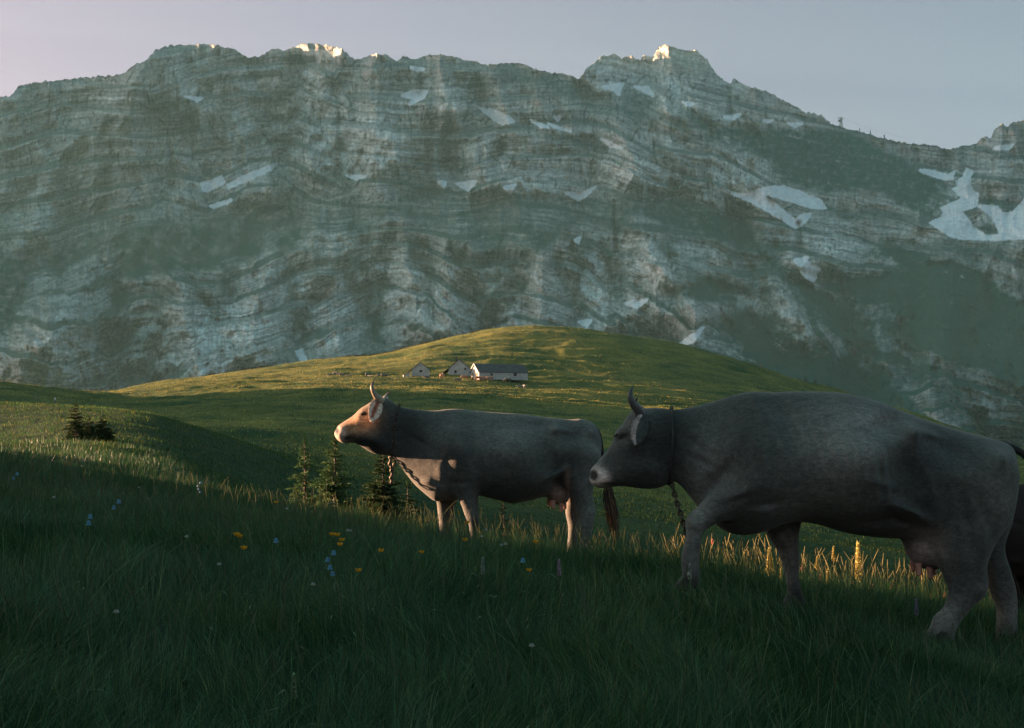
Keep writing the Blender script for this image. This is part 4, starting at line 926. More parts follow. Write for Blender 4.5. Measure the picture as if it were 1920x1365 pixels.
# ---- the farther cow, standing with its head raised
def build_far_cow():
    c = Cow(12.5, (612, 705, 1165, 1085), 0.42, 0.0125)
    trunk = [(712, 757), (728, 756), (744, 763), (775, 769), (812, 772), (844, 770), (875, 771), (912, 774), (959, 777), (1000, 781), (1037, 785), (1068, 788), (1090, 787), (1108, 793), (1119, 803), (1126, 820), (1128, 838), (1124, 862), (1117, 886), (1108, 908),
             (1080, 905), (1055, 902), (1036, 921), (1019, 930), (991, 938), (962, 942), (928, 935), (896, 927), (872, 931), (837, 937), (816, 938), (799, 926), (777, 906), (759, 883), (742, 860), (730, 846), (716, 820)]
    c.slab(trunk, [(700, .11), (730, .11), (770, .15), (810, .22), (860, .27), (920, .32), (980, .35), (1030, .34), (1070, .28), (1100, .24), (1128, .13)],
           [(700, .14), (740, .16), (790, .24), (850, .32), (980, .36), (1060, .34), (1110, .24), (1128, .14)], k=.05, tfun=lambda X, Z: 1 - .30 * sm(c.q(950, 850)[2], c.q(950, 775)[2], Z))
    head = [(727, 752), (712, 750), (697, 754), (684, 763), (672, 772), (660, 782), (646, 791), (634, 799), (628, 807), (629, 818), (637, 827), (648, 831), (662, 829), (676, 835), (692, 845), (708, 851), (726, 851), (738, 842), (742, 810), (738, 768)]
    c.slab(head, [(627, .055), (640, .08), (656, .085), (674, .105), (690, .115), (710, .112), (740, .10)], [(627, .05), (645, .085), (670, .11), (740, .14)], k=.045)
    c.bump(681, 772, .04, .012); c.bump(684, 780, .028, -.012); c.bump(660, 806, .06, -.012, rz=.02, ang=.55); c.bump(705, 825, .06, .014); c.bump(683, 803, .06, -.010, rz=.03, ang=.7); c.bump(633, 806, .02, -.014)
    c.bump(650, 822, .05, -.008, rz=.010, ang=-.1); c.bump(690, 812, .03, .008, rz=.01, ang=1.2)
    c.slab([(847, 875), (850, 905), (857, 925), (866, 946), (873, 967), (880, 984), (882, 1005), (880, 1022), (874, 1044), (902, 1044), (900, 1018), (898, 1000), (897, 980), (896, 955), (895, 925), (896, 890), (890, 860), (860, 850)],
           [(840, .085), (870, .07), (900, .07)], .07, oy=-.155, k=.06, tfun=lambda X, Z: 0.70 + 0.3 * sm(c.q(880, 960)[2], c.q(880, 900)[2], Z))
    c.slab([(817, 915), (820, 945), (823, 975), (826, 1005), (825, 1046), (850, 1046), (846, 1008), (846, 980), (852, 950), (860, 915)], .055, .06, oy=.15, k=.05)
    c.slab([(1038, 868), (1050, 896), (1068, 920), (1080, 945), (1087, 970), (1089, 998), (1087, 1030), (1080, 1068), (1110, 1068), (1104, 1035), (1107, 1004), (1113, 975), (1115, 955), (1110, 925), (1118, 886), (1124, 850), (1090, 830), (1050, 840)],
           [(1035, .13), (1080, .11), (1120, .10)], [(1035, .16), (1080, .11), (1120, .10)], oy=-.15, k=.07, tfun=lambda X, Z: 0.48 + 0.52 * sm(c.q(1090, 960)[2], c.q(1090, 890)[2], Z))
    c.slab([(1050, 885), (1058, 915), (1062, 940), (1061, 962), (1066, 988), (1065, 1015), (1061, 1064), (1085, 1064), (1082, 1020), (1084, 990), (1088, 965), (1086, 935), (1080, 890)], .055, .06, oy=.16, k=.05)
    c.slab([(1016, 905), (1045, 893), (1064, 912), (1066, 936), (1052, 946), (1036, 940), (1022, 926)], .14, .12, k=.03)
    N = -.2
    c.bump(862, 845, .15, .022, N, rz=.24, ang=.15); c.bump(888, 830, .035, -.014, N, rz=.20, ang=.05); c.bump(835, 850, .05, -.008, N, rz=.16, ang=.3)
    c.bump(1040, 806, .05, .026, N); c.bump(1022, 852, .10, -.026, N, rz=.13, ang=-.2); c.bump(1008, 800, .12, -.010, N, rz=.04)
    c.bump(1110, 812, .045, .018, N); c.bump(1075, 818, .10, -.012, N, rz=.05); c.bump(1045, 888, .10, .012, N, rz=.02, ang=.5); c.bump(960, 850, .22, .014, N, rz=.2)
    c.bump(800, 905, .06, .010, N, rz=.03); c.bump(959, 938, .05, .012, 0.0); c.bump(826, 880, .05, .012, N, rz=.10, ang=.6); c.bump(845, 905, .05, -.010, N, rz=.03)
    c.bump(1100, 890, .02, -.010, N, rz=.12, ang=.15); c.bump(890, 968, .03, .008, -.2); c.bump(1106, 960, .035, .010, -.2)
    for k in range(6): c.bump(905 + 15 * k, 845 + 2 * k, .015, .004, N, rz=.2, ang=.1)
    for k in range(3): c.bump(745 + 12 * k, 815 + 8 * k, .010, -.005, N, rz=.14, ang=.2)
    for a_ in ((889, 850, .020, -.014, .18, .03), (838, 845, .022, .010, .17, -.35), (870, 840, .020, .009, .16, .25), (790, 830, .12, -.007, .018, -.5), (1042, 805, .034, .020, .03, 0), (1060, 808, .08, .008, .018, -.2), (1112, 812, .030, .013, .03, 0), (1050, 850, .024, .012, .14, .2),
               (1085, 880, .022, -.011, .15, .2), (1040, 890, .09, .016, .015, .55), (1036, 898, .08, -.010, .014, .55), (868, 905, .07, -.009, .016, .1), (1103, 925, .016, -.008, .07, .1), (820, 905, .06, -.008, .02, -.4), (745, 845, .05, -.006, .015, -.6), (885, 950, .012, .007, .06, 0)):
        c.bump(a_[0], a_[1], a_[2], a_[3], N, rz=a_[4], ang=a_[5])
    for k in range(7):
        c.bump(908 + 13 * k, 852 + 2 * k, .017, .0065, N, rz=.16, ang=.15); c.bump(914 + 13 * k, 852 + 2 * k, .014, -.0045, N, rz=.15, ang=.15)
    def col(px, py, oy, V):
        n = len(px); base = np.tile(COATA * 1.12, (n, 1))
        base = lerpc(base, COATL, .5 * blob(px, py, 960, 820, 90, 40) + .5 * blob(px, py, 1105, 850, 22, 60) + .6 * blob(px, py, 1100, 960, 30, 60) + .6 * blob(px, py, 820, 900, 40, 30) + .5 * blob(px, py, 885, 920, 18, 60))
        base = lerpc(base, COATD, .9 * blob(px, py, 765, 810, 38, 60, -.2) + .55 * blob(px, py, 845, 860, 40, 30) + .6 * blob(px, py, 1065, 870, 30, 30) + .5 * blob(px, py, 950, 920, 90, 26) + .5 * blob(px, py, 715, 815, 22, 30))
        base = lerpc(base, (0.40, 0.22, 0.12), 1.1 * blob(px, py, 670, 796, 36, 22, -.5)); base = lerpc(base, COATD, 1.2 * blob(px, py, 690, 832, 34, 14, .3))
        base = lerpc(base, (0.58, 0.42, 0.35), 1.9 * blob(px, py, 637, 815, 11, 13, .3) * sm(660, 648, px))
        base = lerpc(base, (0.012, 0.011, 0.010), 3.0 * blob(px, py, 632, 808, 2.8, 4.2, .3) * (oy < .02))
        base = lerpc(base, (0.03, 0.025, 0.02), 1.2 * blob(px, py, 653, 821, 10, 4.5, -.2))
        base = lerpc(base, (0.015, 0.013, 0.012), 1.8 * blob(px, py, 682, 776, 7.5, 2.6, 0))
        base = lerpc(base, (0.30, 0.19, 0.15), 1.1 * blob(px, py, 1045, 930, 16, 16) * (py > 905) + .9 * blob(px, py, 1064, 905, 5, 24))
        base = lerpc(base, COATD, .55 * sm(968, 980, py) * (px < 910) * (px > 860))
        base *= (1 + .09 * fbm(px / 18, py / 26, 3, 311) + .06 * fbm(px / 5, py / 10, 2, 313))[:, None]
        return base
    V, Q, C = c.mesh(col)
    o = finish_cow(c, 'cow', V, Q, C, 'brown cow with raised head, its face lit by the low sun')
    ny = c.near_y(682, 777) - c.D
    mb = MB(); e = c.q(682, 777, ny + .006); mb.ball(e, (0.018, 0.012, 0.015), 12, 8); mb.build('eye', M['eye'], o)
    mb = MB(); e = np.array(c.q(682, 775, ny - .002)); mb.tube([e + [-.03, .006, -.008], e + [0, -.008, .006], e + [.03, .006, .002]], [.004, .009, .004], 8, sub=3, c=COATD); mb.build('eyelid', M['coat'], o)
    horn(c, [(716, 753, -.075), (709, 747, -.10), (702, 738, -.12), (698, 728, -.125), (698, 720, -.11), (703, 710, -.09)], [.036, .032, .024, .018, .011, .001], 'horn', o, (0.34, 0.28, 0.20), (0.05, 0.035, 0.03))
    horn(c, [(721, 753, .075), (722, 748, .10), (724, 744, .13), (728, 738, .14), (731, 735, .13)], [.033, .028, .020, .010, .002], 'horn', o, (0.30, 0.27, 0.22), (0.03, 0.022, 0.018))
    leaf_ear(c, (709, 752), (695, 789), .105, .035, o, (0.30, 0.09, 0.05), COATD, (-1, -.45, -.2), -.10, -.19, .35, (1, -1), (0.78, 0.62, 0.50))
    leaf_ear(c, (713, 760), (702, 780), .11, -.03, o, COATA, (.4, .2, .15), (-1, .2, -.2), .10, .21, .6, (1,))
    chain_part(c.ring((748, 763), (735, 850), 44, .008), 'neck_chain', o, .036, .0045, True)
    chain_part([c.q(734, 848, -.03), c.q(731, 868, -.04), c.q(735, 884, -.04), c.q(733, 906, -.04)], 'chain_end', o, .042, .007)
    chain_part([c.q(735, 850, -.01), c.q(741, 866, -.02), c.q(737, 880, -.02)], 'chain_end', o, .040, .006)
    for a, b, r in (((1037, 938, -.08), (1038, 954, -.085), .020), ((1052, 942, -.06), (1053, 959, -.06), .020), ((1030, 934, .06), (1030, 949, .06), .018), ((1058, 940, .06), (1059, 955, .06), .018)): udder_teat(c, a, b, r, o)
    mb = MB(); mb.tube([c.q(1084, 795, 0), c.q(1104, 797, -.01), c.q(1118, 806, -.02), c.q(1126, 824, -.02), c.q(1130, 852, -.02), c.q(1134, 890, -.02), c.q(1139, 915, -.02)], [.014, .024, .022, .017, .014, .013, .014], 10, sub=6, c=COATD * 1.1)
    mb.build('tail', M['coat'], o)
    hair_tuft([c.q(1139, 905, -.02), c.q(1144, 945, -.02), c.q(1150, 980, -.02), c.q(1153, 996, -.02)], .020, 420, .30, 'tail_switch', o, [(0.02, 0.016, 0.014), (0.06, 0.035, 0.02), (0.16, 0.08, 0.03)])
    for p in ((888, 1048, -.155), (838, 1050, .15), (1095, 1073, -.15), (1073, 1068, .16)): hoof(c, p, o)
    reparent(o, o)
    return o
COATA = np.array([0.066, 0.067, 0.060]); COATL = np.array([0.165, 0.160, 0.145]); COATD = np.array([0.015, 0.015, 0.014])  # coat tones; their contrast also carries painted muscle shading
near_cow = build_near_cow()
far_cow = build_far_cow()
# a third animal, mostly beyond the right edge, behind the striding cow
third = copy_tree(far_cow)
third['label'] = 'dark cow at the right edge, only a sliver showing behind the striding cow'
third.location = (3.92, 9.6, float(ground_z(3.9, 9.6)) + 0.0)
for ch in list(third.children):
    pass
third.scale = (0.75,) * 3
third.location = (3.52, 8.9, float(ground_z(3.52, 8.9)) - 0.02)
third['label'] = 'dark young cow at the right edge, a sliver behind the striding cow'
near_cow['label'] = 'big dark grey brown cow striding uphill at front right'
dk = mat('dark_coat', (0.25, 0.2, 0.2), 0.75, 'tone', [(6, 0.8, 1.2)], (150, 0.006, 0.5), 0.2)
third.data = third.data.copy(); a_ = third.data.color_attributes['tone']; buf = np.zeros(len(third.data.vertices) * 4, np.float32); a_.data.foreach_get('color', buf); buf = buf.reshape(-1, 4); buf[:, :3] = (.1, .085, .08); a_.data.foreach_set('color', buf.ravel()); third.data.materials[0] = dk

# ------------------------------------------------------------------ farm buildings on the hill
def onhill(px, d):
    x, y, _ = P(px, 700, d); return float(x), float(y), float(ground_z(x, y))
def gable_house(label, cat, px, d, w, l, hw, rise, rot, cat_left=0.0, win=(), doors=(), chim=None, over=0.25, barge=False):
    """gable wall of width w faces -y before rotation; ridge runs along +y for l metres"""
    x, y, z = onhill(px, d)
    r = empty('stone_hut' if l < 12 else 'stone_barn', (x, y, z - 0.3), label, cat, None, rot)
    B = MB(); a = w / 2; zt = hw + 0.3; zp = zt + rise
    V = [(-a, 0, 0), (a, 0, 0), (a, 0, zt), (0, 0, zp), (-a, 0, zt), (-a, l, 0), (a, l, 0), (a, l, zt), (0, l, zp), (-a, l, zt)]
    B.add(V, [(1, 6, 7, 2), (5, 0, 4, 9)], [(0, 1, 2), (0, 2, 4), (4, 2, 3), (6, 5, 9), (6, 9, 7), (7, 9, 8)])
    B.build('wall', M['plaster'], r, smooth=False)
    sl = rise / a; th = 0.16
    for sg, ext in ((-1, over + cat_left), (1, over)):
        e = a + ext
        mb = MB(); y0, y1 = -over, l + over
        zt0 = zp + 0.03; ze = zp - sl * e + 0.03
        p = [(0, y0, zt0), (sg * e, y0, ze), (sg * e, y1, ze), (0, y1, zt0)]
        V = [(q[0], q[1], q[2]) for q in p] + [(q[0], q[1], q[2] + th) for q in p]
        F_ = [(0, 1, 2, 3), (7, 6, 5, 4), (0, 4, 5, 1), (1, 5, 6, 2), (2, 6, 7, 3), (3, 7, 4, 0)]
        mb.add(V, F_ if sg < 0 else [f[::-1] for f in F_]); mb.build('roof', M['shingle'], r, smooth=False)
        if barge:
            mb = MB(); q0 = (0, y0 - .12, zt0 - .12); q1 = (sg * e, y0 - .12, ze - .12)
            V = [(q0[0], q0[1], q0[2]), (q1[0], q1[1], q1[2]), (q1[0], q1[1], q1[2] + .36), (q0[0], q0[1], q0[2] + .36)]; V += [(v[0], v[1] + .1, v[2]) for v in V]
            mb.add(V, [(0, 1, 2, 3), (7, 6, 5, 4), (0, 4, 5, 1), (1, 5, 6, 2), (2, 6, 7, 3), (3, 7, 4, 0)]); mb.build('bargeboard', M['plaster'], r, smooth=False)
    for (side, u, zb, ww, wh) in win:
        mb = MB(); fr = MB()
        if side == 'g': mb.box((u - ww / 2, -0.03, zb), (u + ww / 2, 0.05, zb + wh)); fr.box((u - ww / 2 - .08, -0.07, zb - .1), (u + ww / 2 + .08, -.032, zb - .005))
        else: mb.box((a - .05, u - ww / 2, zb), (a + .03, u + ww / 2, zb + wh)); fr.box((a + .032, u - ww / 2 - .08, zb - .1), (a + .08, u + ww / 2 + .08, zb - .005))
        wo_ = mb.build('window', M['darkglass'], r, smooth=False); fr.build('sill', M['wood'], wo_, smooth=False)
    for (side, u, ww, wh) in doors:
        mb = MB()
        if side == 'g': mb.box((u - ww / 2, -0.05, 0.3), (u + ww / 2, 0.05, 0.3 + wh))
        else: mb.box((a - .05, u - ww / 2, .3), (a + .05, u + ww / 2, .3 + wh))
        mb.build('door', M['wood'], r, smooth=False)
    if chim:
        mb = MB(); cx_, cy_ = chim; mb.box((cx_ - .3, cy_ - .3, zp - .6), (cx_ + .3, cy_ + .3, zp + .9)); mb.box((cx_ - .38, cy_ - .38, zp + .9), (cx_ + .38, cy_ + .38, zp + 1.02))
        mb.build('chimney', M['stone'], r, smooth=False)
    return r
hut = gable_house('small pale stone hut with one dark window, left of the other farm buildings', 'hut', 788.5, 424, 5.4, 7.5, 1.9, 2.2, R(4), .9, [('g', .1, 1.55, .8, .55)], [], None)
mid = gable_house('middle stone hut with a chimney, its roof running low to the left', 'hut', 861, 424, 6.4, 8.0, 1.9, 2.6, R(-3), 2.6, [('g', -1.1, 1.0, .7, .7), ('g', 1.8, 1.9, .5, .5)], [], (-.9, 1.0))
barn = gable_house('long low stone barn with a dark roof and a sunlit left gable end', 'barn', 890, 419, 7.0, 15.5, 1.9, 2.4, R(-67), 0, [('e', 11.5, 1.2, 1.0, .8), ('e', 4.0, 1.2, .7, .6)], [('g', 1.8, 1.3, 1.7), ('g', -1.6, 1.3, 1.7)], None, barge=True)
x, y, z = onhill(763, 422)
ln = empty('lean_to', (x, y, z - .2), 'tiny sunlit shed against the left side of the small hut', 'shed', None, R(10))
mb = MB(); mb.add([(-1, 0, 0), (.9, 0, 0), (.9, 0, 1.7), (-1, 0, 1.0), (-1, 2, 0), (.9, 2, 0), (.9, 2, 1.7), (-1, 2, 1.0)], [(0, 1, 2, 3), (5, 4, 7, 6), (4, 0, 3, 7), (1, 5, 6, 2)]); mb.build('wall', M['plaster'], ln, smooth=False)
mb = MB(); mb.add([(-1.2, -.2, .96), (1.0, -.2, 1.78), (1.0, 2.2, 1.78), (-1.2, 2.2, .96), (-1.2, -.2, 1.06), (1.0, -.2, 1.88), (1.0, 2.2, 1.88), (-1.2, 2.2, 1.06)], [(3, 2, 1, 0), (4, 5, 6, 7), (0, 1, 5, 4), (1, 2, 6, 5), (2, 3, 7, 6), (3, 0, 4, 7)]); mb.build('roof', M['shingle'], ln, smooth=False)

# dry stone wall along the skyline of the hill
def stone_wall():
    mb = MB(); 
    for px in np.arange(236, 926, 0.9):
        d = 548 + 2.0 * math.sin(px / 40)
        x, y, _ = P(px, 700, d); z = float(ground_z(x, y))
        if rng.random() < 0.03: continue
        for lv in range(2):
            s_ = rng.uniform(.22, .42, 3); c = np.array([x + rng.normal(0, .05), y + rng.normal(0, .12), z + .15 + .38 * lv + rng.normal(0, .06)])
            V = np.array([(a, b, g) for a in (-1, 1) for b in (-1, 1) for g in (-1, 1)]) * s_ * rng.uniform(.7, 1.05, (8, 3)) + c
            mb.add(V, [(0, 1, 3, 2), (4, 6, 7, 5), (0, 4, 5, 1), (2, 3, 7, 6), (0, 2, 6, 4), (1, 5, 7, 3)], c=np.ones(3) * rng.uniform(.5, 1.3))
    V0 = P(580, 700, 548); o = mb.build('stone_wall', M['stone'], smooth=False, origin=(float(V0[0]), 548.0, float(ground_z(V0[0], V0[1]))))
    tag(o, 'long dry stone wall climbing the skyline of the sunlit hill', 'wall')
stone_wall()

# grazing herd round the farm, a few pixels each
def small_cow(lying=False):
    c = Cow(420, (0, 0, 10, 10)); c.h = .07
    # own little grid in metres: nose at -x
    c.D = 0; c.org = np.array([-1.5, -.5, -.15]); c.n = (42, 15, 26); c.h = .075
    c.gx = c.org[0] + np.arange(42) * c.h; c.gy = c.org[1] + np.arange(15) * c.h; c.gz = c.org[2] + np.arange(26) * c.h
    X, Y, Z = np.meshgrid(c.gx, c.gy, c.gz, indexing='ij'); Fd = np.full(X.shape, 9.0)
    def cone(A, B, ra, rb, ysc=1.0, k=.08):
        nonlocal Fd
        A = np.array(A, float); B = np.array(B, float); e = B - A; t = np.clip(((X - A[0]) * e[0] + (Y - A[1]) * e[1] + (Z - A[2]) * e[2]) / (e @ e), 0, 1)
        d = np.sqrt((X - A[0] - t * e[0]) ** 2 + ((Y - A[1] - t * e[1]) / ysc) ** 2 + (Z - A[2] - t * e[2]) ** 2) - (ra + (rb - ra) * t); Fd = smin(Fd, d, k)
    b = 0.45 if lying else 1.0
    cone((-.55, 0, b), (.75, 0, b + .02), .33, .34, .85); cone((-.6, 0, b + .05), (-1.0, 0, b + (.3 if lying else -.1)), .2, .14); cone((-1.0, 0, b + (.33 if lying else -.15)), (-1.3, 0, b + (.2 if lying else -.5)), .13, .08)
    if lying:
        cone((-.5, -.2, .15), (-.9, -.25, .08), .1, .07); cone((.6, -.3, .15), (.2, -.38, .08), .16, .07)
    else:
        for lx in (-.5, .75):
            for ly in (-.17, .17): cone((lx, ly, .8), (lx + .04 * (ly > 0), ly, 0.0), .13, .07)
    for ax in range(3): pass
    Fd[0] = 1; Fd[-1] = 1; Fd[:, 0] = 1; Fd[:, -1] = 1; Fd[:, :, 0] = 1; Fd[:, :, -1] = 1
    V, Q = surface_nets(Fd, c.org, c.h)
    cc = np.tile(COATL * .8, (len(V), 1)); cc[V[:, 0] < -1.2] = (.4, .35, .3)
    me = mesh_arrays('cow_small', V, [Q], cc); me.materials.append(M['coat'])
    hz = b + (.42 if lying else 0.0); hs = []
    for sg in (-1, 1):
        hb = MB(); hb.tube([(-1.02, .1 * sg, hz), (-1.08, .2 * sg, hz + .08), (-1.1, .2 * sg, hz + .22)], [.03, .025, .01], 5, c=(.3, .27, .22))
        hm = mesh_arrays('horn', np.concatenate(hb.V), [np.concatenate(hb.Q), np.concatenate(hb.T)], np.concatenate(hb.C)); hm.materials.append(M['horn']); hs.append(hm)
    return me, hs
me_s, hb_s = small_cow(False); me_l, hb_l = small_cow(True)
me_r = me_s.copy(); b_ = np.ones((len(me_r.vertices), 4), np.float32); b_[:, :3] = (.34, .17, .10); me_r.color_attributes['tone'].data.foreach_set('color', b_.ravel())
HERD = [  # px, distance, lying, turn, label
 (620, 424, 1, 0, 'tiny lying cow at the far left end of the herd on the hill'),
 (630, 430, 0, 160, 'tiny cow standing just behind the leftmost lying cows'),
 (641, 427, 1, 20, 'tiny cow lying with a low dark back, left part of the hill herd'),
 (654, 420, 1, 170, 'tiny cow lying alone, third from the left on the hill'),
 (688, 424, 0, 75, 'tiny cow seen end on, standing between two lying groups on the hill'),
 (693, 421, 1, 140, 'tiny cow lying right beside the end-on cow on the hill'),
 (712, 426, 1, 5, 'tiny lying cow with a pale rump, left of the small stone hut'),
 (721, 425, 1, 185, 'tiny lying cow nearest the small stone hut on its left'),
 (800, 412, 1, 20, 'tiny cow lying in the grass below the small stone hut'),
 (826, 414, 0, 95, 'tiny reddish cow facing away by the low left roof of the middle hut'),
 (831, 415, 0, 80, 'tiny reddish cow seen from the front by the middle hut'),
 (858, 410, 1, 0, 'tiny dark cow lying below the chimney hut'),
 (871, 411, 0, 10, 'tiny pale cow grazing at the left gable of the long barn'),
 (886, 413, 0, 100, 'tiny cow standing before the sunlit barn doors'),
 (897, 409, 0, 30, 'tiny pale cow standing at the left corner of the long barn'),
 (905, 409, 0, 170, 'tiny reddish cow beside the left corner of the long barn'),
 (918, 408, 0, 12, 'tiny bright reddish cow in front of the long barn wall'),
 (952, 409, 0, 0, 'tiny dark cow in front of the right half of the barn wall'),
 (975, 400, 1, 30, 'tiny cow grazing below the right end of the barn, left of its neighbour'),
 (983, 401, 0, 110, 'tiny cow at the far right end of the herd, by the barn corner')]
for k, (px, d, ly, rz_, lab) in enumerate(HERD):
    x, y, z = onhill(px, d)
    o = bpy.data.objects.new('cow', me_l if ly else (me_r if ('reddish' in lab or 'pale' in lab) else me_s)); COL.objects.link(o); o.location = (x, y, z - .02); o.rotation_euler = (0, 0, R(rz_)); o.scale = (rng.uniform(.9, 1.05),) * 3
    tag(o, lab, 'cow', 'cows resting and grazing round the farm buildings')
    for hm in (hb_l if ly else hb_s):
        h_ = bpy.data.objects.new('horn', hm); COL.objects.link(h_); h_.parent = o

# two walkers, far off
def walker(px, d, shirt, legs, label, pole=False, rz=0):
    x, y, z = onhill(px, d)
    r = empty('person', (x, y, z), label, 'person', None, rz)
    b = MB(); sk = (.35, .2, .14)
    b.tube([(0, 0, 1.42), (0, 0, 1.55), (0.01, 0, 1.66), (0, 0, 1.76)], [.05, .06, .095, .05], 10, sub=3, c=sk)
    for sg in (-1, 1): b.tube([(0.02, .19 * sg, 1.40), (-.03 + .05 * sg, .25 * sg, 1.12), (-.16, .22 * sg, .92), (-.2, .21 * sg, .85)], [.05, .04, .032, .035], 8, sub=2, c=sk)
    b.build('body', M['cloth'], r)
    t = MB(); t.tube([(0, 0, .92), (0, 0, 1.1), (0, 0, 1.35), (0, 0, 1.46)], [.15, .14, .18, .08], 12, sub=3, c=shirt, flat=1.25)
    for sg in (-1, 1): t.tube([(0, .14 * sg, 1.42), (.0, .22 * sg, 1.34), (-.01, .25 * sg, 1.2)], [.07, .065, .055], 8, sub=2, c=shirt)
    t.build('shirt', M['cloth'], r)
    g = MB()
    for sg in (-1, 1): g.tube([(0, .09 * sg, .98), (-.08 * sg, .1 * sg, .52), (.0 + .02 * sg, .1 * sg, .08)], [.11, .08, .055], 8, sub=3, c=legs); g.tube([(.05 + .02 * sg, .1 * sg, .05), (-.15 + .02 * sg, .1 * sg, .04)], [.05, .04], 6, c=(.03, .03, .03))
    g.build('trousers', M['cloth'], r)
    hh = MB(); hh.ball((.02, 0, 1.72), (.10, .09, .08), c=(.03, .02, .015)); hh.build('hair', M['hair'], r)
    return r
walker(104, 300, (.75, .72, .70), (.10, .10, .12), 'distant walker in a white shirt on the shaded slope at far left')
walker(1427, 545, (.30, .12, .06), (.05, .05, .06), 'minute walker in a reddish jacket on the right shoulder of the hill')

# ------------------------------------------------------------------ young spruces
def spruce(hgt, rad, seed, whorls=15, per=7, dens=1.0, bright=1.0, name='spruce'):
    r_ = np.random.default_rng(seed); V = []; T_ = []; C = []
    for w in range(whorls):
        t = (w + .5) / whorls; z0 = hgt * (.04 + .93 * t); L0 = rad * (1 - t) ** .85 + .05 * hgt * .5
        for b in range(per):
            L = L0 * r_.uniform(.6, 1.12); a = 2 * math.pi * (b + r_.uniform(-.35, .35)) / per + w * .9
            d = np.array([math.cos(a), math.sin(a), 0]); up = r_.uniform(.15, .45) * (1 if t > .3 else .5)
            n = max(5, int(L / hgt * 34 * dens)); side = np.array([-d[1], d[0], 0])
            zz = z0 + r_.uniform(-.5, .5) * hgt / whorls
            for k in range(n):
                u = (k + r_.uniform(0, 1)) / n; p = d * L * u + np.array([0, 0, zz + L * (up * u - .25 * u * u)])
                tl = L * (.42 * (1 - u) + .12) * r_.uniform(.7, 1.1)
                for sg in (-1, 1, 0):
                    td = side * sg * .8 + d * (.65 if sg else 1) + np.array([0, 0, .22 + r_.uniform(-.1, .15)]); td /= np.linalg.norm(td)
                    m = 4 if sg else 3
                    for q in range(m):
                        c0 = p + td * tl * q / m; nd = td + r_.normal(0, .45, 3); nd /= np.linalg.norm(nd); ln_ = tl / m * 1.7 + .012 * hgt
                        wv = np.cross(nd, r_.normal(0, 1, 3)); wv /= np.linalg.norm(wv) + 1e-6; wv *= ln_ * .17
                        i0 = len(V); V += [c0 - wv, c0 + wv, c0 + nd * ln_]; T_.append((i0, i0 + 1, i0 + 2))
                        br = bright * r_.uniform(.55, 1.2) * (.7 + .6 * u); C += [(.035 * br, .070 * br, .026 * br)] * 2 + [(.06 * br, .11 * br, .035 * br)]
    # leader
    for k in range(26):
        c0 = np.array([0, 0, hgt * (.93 + .10 * k / 26)]); nd = np.array([r_.normal(0, .6), r_.normal(0, .6), .8]); nd /= np.linalg.norm(nd); wv = np.cross(nd, r_.normal(0, 1, 3)); wv = wv / np.linalg.norm(wv) * .006 * hgt
        i0 = len(V); V += [c0 - wv, c0 + wv, c0 + nd * .045 * hgt]; T_.append((i0, i0 + 1, i0 + 2)); C += [(.05, .10, .035)] * 3
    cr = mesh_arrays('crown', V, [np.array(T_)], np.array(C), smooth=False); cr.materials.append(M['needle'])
    mb = MB(); mb.tube([(0, 0, -.15), (0.01 * hgt, 0, hgt * .5), (0, 0, hgt * .97)], [hgt * .022, hgt * .014, hgt * .004], 8, sub=4)
    tk = mesh_arrays('trunk', np.concatenate(mb.V), [np.concatenate(mb.Q), np.concatenate(mb.T)], np.ones((sum(map(len, mb.V)), 3))); tk.materials.append(M['bark'])
    return cr, tk
def plant_spruce(meshes, px, d, label, scale=1.0, rz=0, group=None, sink=.05, name='spruce_tree', cat='tree'):
    x, y, _ = P(px, 700, d); z = float(ground_z(x, y))
    r = empty(name, (float(x), float(y), z - sink), label, cat, group, rz); r.scale = (scale,) * 3
    for nm, me in (('crown', meshes[0]), ('trunk', meshes[1])):
        o = bpy.data.objects.new(nm, me); COL.objects.link(o); o.parent = r
    return r
def top_h(px, py, d):
    x, y, _ = P(px, 700, d); return float(PZ(py, d)) - float(ground_z(x, y)) + .05
h1 = top_h(572, 820, 21); plant_spruce(spruce(h1, h1 * .26, 11, 13, 6, .8, 1.7), 572, 21, 'slim young spruce with airy branches, leftmost of the group by the raised-head cow')
h2 = top_h(628, 815, 20); plant_spruce(spruce(h2, h2 * .34, 12, 15, 7, 1.0, 1.5), 628, 20, 'bushy young spruce right under the muzzle of the raised-head cow')
h3 = top_h(716, 838, 19); plant_spruce(spruce(h3, h3 * .36, 13, 16, 8, 1.2, .75), 718, 19, 'dark dense young spruce behind the neck of the raised-head cow')
h4 = top_h(944, 935, 20); plant_spruce(spruce(h4, h4 * .22, 14, 10, 6, .9, .5), 944, 20, 'small dark spruce under the belly of the raised-head cow')
h5 = top_h(143, 752, 40); plant_spruce(spruce(h5, h5 * .36, 15, 12, 7, 1.3, .6), 143, 40, 'dark young spruce on the sunlit knoll at far left')
h6 = top_h(194, 780, 40); plant_spruce(spruce(h6, h6 * .62, 16, 9, 8, 1.4, .6), 194, 40, 'low broad spruce bush on the knoll, right of the taller dark one')
h7 = top_h(166, 780, 41); plant_spruce(spruce(h7, h7 * .55, 17, 9, 8, 1.3, .55), 168, 41, 'squat spruce bush wedged between its two neighbours on the left knoll')
h8 = top_h(765, 905, 22); plant_spruce(spruce(h8, h8 * .42, 18, 9, 7, 1.0, .6), 765, 22, 'low dark spruce before the chest of the raised-head cow')
fm = spruce(6.5, 1.9, 19, 10, 6, .6, .45)
ORD = 'first second third fourth fifth sixth seventh eighth ninth tenth eleventh twelfth thirteenth fourteenth fifteenth last'.split()
